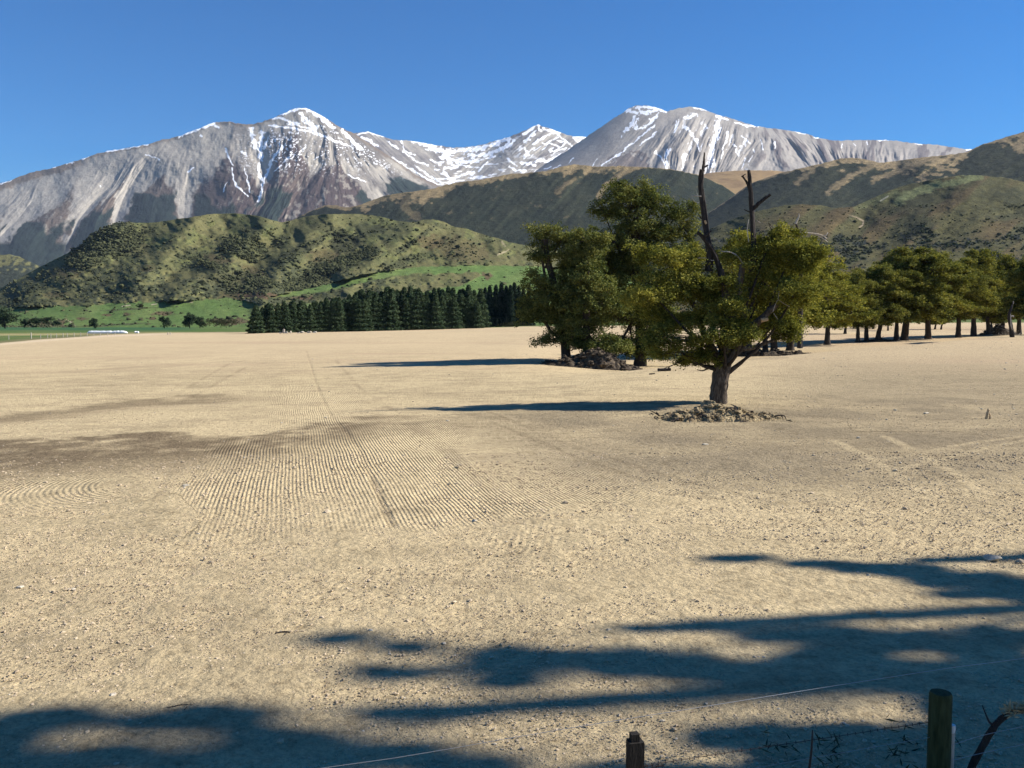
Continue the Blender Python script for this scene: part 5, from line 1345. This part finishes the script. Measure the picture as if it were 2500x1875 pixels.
scatter_lumps(mb, np.stack([x, d, ground_z(x, d) + s * 0.2], 1), np.stack([s * 1.2, s * 1.0, s * 0.7], 1), 0.7, seed=1)
tag(mb.obj('soil_clods', M['clod']), 'crumbs and clods of dry soil over the near paddock', 'soil', kind='stuff')
mb = MB()
x, d = wedge(9000, 6.0, 95, 1.3)
pxs, pys = proj(x, d, ground_z(x, d))
keep = rr.random(len(x)) < np.clip(0.2 + 0.8 * sm(pxs, 1500, 2200) * (pys < 1250) + 0.25 * (pys > 1500), 0, 1)
x, d = x[keep], d[keep]
s = 0.008 * np.exp(rr.normal(0, 0.5, len(x))) * (0.7 + d / 45)
scatter_lumps(mb, np.stack([x, d, ground_z(x, d) + s * 0.15], 1), np.stack([s * 1.3, s, s * 0.55], 1), 0.6, seed=2)
tag(mb.obj('gravel', M['stone']), 'pale pebbles strewn over the paddock', 'gravel', kind='stuff')

# ------------------------------------------------------------------ near fence at the bottom
fence = thing('wire_fence', 'near stock fence with a green round post, a dark squared post and thin wires', 'fence', (0.735, 5.3, 0))
FD = np.array([2.115, 0.6, 0.0])
def fp(t, z): return np.array([FD[0] * t, FD[1] * t, z])
def fpx(px, py):
    """point of the fence line seen at a point of the photograph"""
    dx, dz = ray(px, py)
    t = (dx * 5.3 - 0.735) / (FD[0] - dx * FD[1]); D = 5.3 + FD[1] * t
    return np.array([FD[0] * t, FD[1] * t, CAMZ + D * dz])
p = fpx(2297, 1690)
mb = MB(); tube(mb, [(p[0], p[1], -0.4), (p[0], p[1], p[2] * .4), (p[0], p[1], p[2] - 0.02), (p[0], p[1], p[2])], [.078, .076, .074, .066], 20, 0.04, 1); mb.obj('strainer_post', M['post_green'], fence, smooth=True)
p = fpx(1551, 1808); pt = fpx(1549, 1790)
mb = MB()
w = 0.05
def box(mb, c0, hx, hy, z0, z1, rz=0.2):
    c, s = math.cos(rz), math.sin(rz)
    v = []
    for z in (z0, z1):
        for a, b in ((-1, -1), (1, -1), (1, 1), (-1, 1)):
            v.append((c0[0] + a * hx * c - b * hy * s, c0[1] + a * hx * s + b * hy * c, z))
    mb.add(v, [(0, 1, 5, 4), (1, 2, 6, 5), (2, 3, 7, 6), (3, 0, 4, 7), (4, 5, 6, 7), (3, 2, 1, 0)])
box(mb, p, 0.046, 0.04, -0.4, p[2]); box(mb, p + [-.005, 0, 0], 0.026, 0.024, p[2], pt[2]); mb.obj('post', M['post_dark'], fence)
for t_ in (-1.9, 2.6):
    mb = MB(); tube(mb, [fp(t_, -.4), fp(t_, .5), fp(t_, 1.1)], [.07, .068, .062], 14, .04, 2); mb.obj('post', M['post_green'], fence, smooth=True)
def wire(name, pp, r, mat, sag=0.0):
    mb = MB(); tube(mb, curve(pp, 24), r, 5, cap=False); return mb, name, mat
for pp, r in (([fp(-1.9, .9), fpx(780, 1876), fpx(1400, 1776), fpx(2250, 1641), fpx(2500, 1607), fp(2.6, .97)], 0.0018), ([fpx(2300, 1826), fpx(2500, 1773), fp(2.6, .52)], 0.0018), ([fpx(2300, 1862), fpx(2500, 1817), fp(2.6, .4)], 0.0018), ([fp(-1.9, .42), fp(0, .42), fpx(1560, 1925), fpx(2270, 1800)], 0.0012)):
    mb = MB(); tube(mb, curve(pp, 24), r, 5, cap=False); mb.obj('wire', M['wire'], fence, smooth=True)
mb = MB(); Lb = curve([fp(-1.9, .66), fpx(1500, 1886), fpx(1570, 1870), fpx(1800, 1834), fpx(2060, 1795), fpx(2270, 1763)], 60)
tube(mb, Lb, 0.0022, 5, cap=False)
for k in range(4, len(Lb) - 1, 1):
    c = (Lb[k] + Lb[k - 1]) / 2
    for a in (0.6, 2.2):
        dv = np.array([0.3 * math.cos(a), 0.5, math.sin(a)]) * 0.012
        tube(mb, [c - dv, c + dv], 0.0016, 3, cap=False)
mb.obj('barbed_wire', M['rust'], fence)
mb = MB(); a = fpx(1984, 1782); b_ = fpx(1976, 1880); tube(mb, [(b_[0] - .01, b_[1], -.3), b_, (a + b_) / 2 + [.004, 0, 0], a], [.008, .008, .007, .004], 6, .3, 1); mb.obj('dropper', M['rust'], fence)
mb = MB(); a = fpx(2338, 1738); tube(mb, [(a[0] + .01, a[1] + .1, -.3), (a[0], a[1] + .1, a[2] * .5), (a[0], a[1] + .1, a[2])], [.007, .007, .005], 6, .3, 1); mb.obj('dropper', M['rust'], fence)
mb = MB(); a = fpx(2329, 1776); tube(mb, [(a[0], a[1] + .03, -.3), (a[0], a[1] + .03, a[2] - .05)], [.022, .022], 10); mb.obj('stake', M['post_grey'], fence)
mb = MB(); tube(mb, [(a[0], a[1] + .03, a[2] - .06), (a[0], a[1] + .03, a[2] - .02), (a[0], a[1] + .03, a[2] + .005)], [.018, .026, .024], 10); mb.obj('insulator', M['plastic'], fence, smooth=True)

# bent dead stem by the fence
bs = thing('dead_branch', 'dark arching dead branch with a pale frayed tip behind the green post', 'branch', (3.0, 6.0, 0))
q = lambda px, py, D=6.1: np.array([ray(px, py)[0] * D - 3.0, D - 6.0, CAMZ + D * float(ray(px, py)[1])])
mb = MB(); L = curve([q(2340, 1960), q(2372, 1872), q(2405, 1810), q(2430, 1770), q(2462, 1742), q(2500, 1735), q(2540, 1752)], 24); tube(mb, L, np.linspace(.026, .016, len(L)), 7, .4, 1)
tube(mb, curve([q(2430, 1772), q(2415, 1762), q(2398, 1722)], 6), np.linspace(.012, .003, 7), 5); mb.obj('stem', M['dead_wood'], bs)
r_ = np.random.default_rng(5); gb = MB()
C = np.array([q(2455 + 60 * r_.random(), 1718 + 18 * r_.random()) for _ in range(40)])
leaves(gb, C, np.tile([[0, -.5, .8]], (40, 1)), 0.04, 6, 0.03, r_, .4, .18); gb.obj('dry_leaves', M['straw'], bs)
# rough weeds at the foot of the fence
rw = MB(); n = 22
xx = 1.9 + 1.5 * rr.random(n); t_ = (xx - 0.735) / FD[0]; yy = 5.3 + FD[1] * t_ + 0.15 + 0.9 * rr.random(n) ** 2
C = np.stack([xx, yy, ground_z(xx, yy) + 0.12 * rr.random(n)], 1)
leaves(rw, C, np.tile([[0, 0, 1.0]], (n, 1)), 0.07, 12, 0.05, rr, 0.9, 0.12)
tag(rw.obj('weeds', M['scrub']), 'dry weeds at the foot of the near fence', 'weeds', kind='stuff')

# ------------------------------------------------------------------ air between here and the mountains
HAZE = 1.6e-5
def haze():
    mb = MB()
    v = [(-14000, -300, -45), (14000, -300, -45), (14000, 16500, -45), (-14000, 16500, -45), (-14000, -300, 3400), (14000, -300, 3400), (14000, 16500, 3400), (-14000, 16500, 3400)]
    mb.add(v, [(0, 3, 2, 1), (4, 5, 6, 7), (0, 1, 5, 4), (1, 2, 6, 5), (2, 3, 7, 6), (3, 0, 4, 7)])
    m = bpy.data.materials.new('haze_air'); m.use_nodes = True
    nt = m.node_tree; nt.nodes.remove(nt.nodes['Principled BSDF'])
    pv = nt.nodes.new('ShaderNodeVolumePrincipled')
    pv.inputs['Color'].default_value = (0.62, 0.76, 1.0, 1)
    pv.inputs['Density'].default_value = HAZE
    nt.links.new(pv.outputs[0], nt.nodes['Material Output'].inputs['Volume'])
    o = mb.obj('haze', m)
    tag(o, 'thin blue air between the paddock and the mountains', 'haze', kind='stuff')
haze()
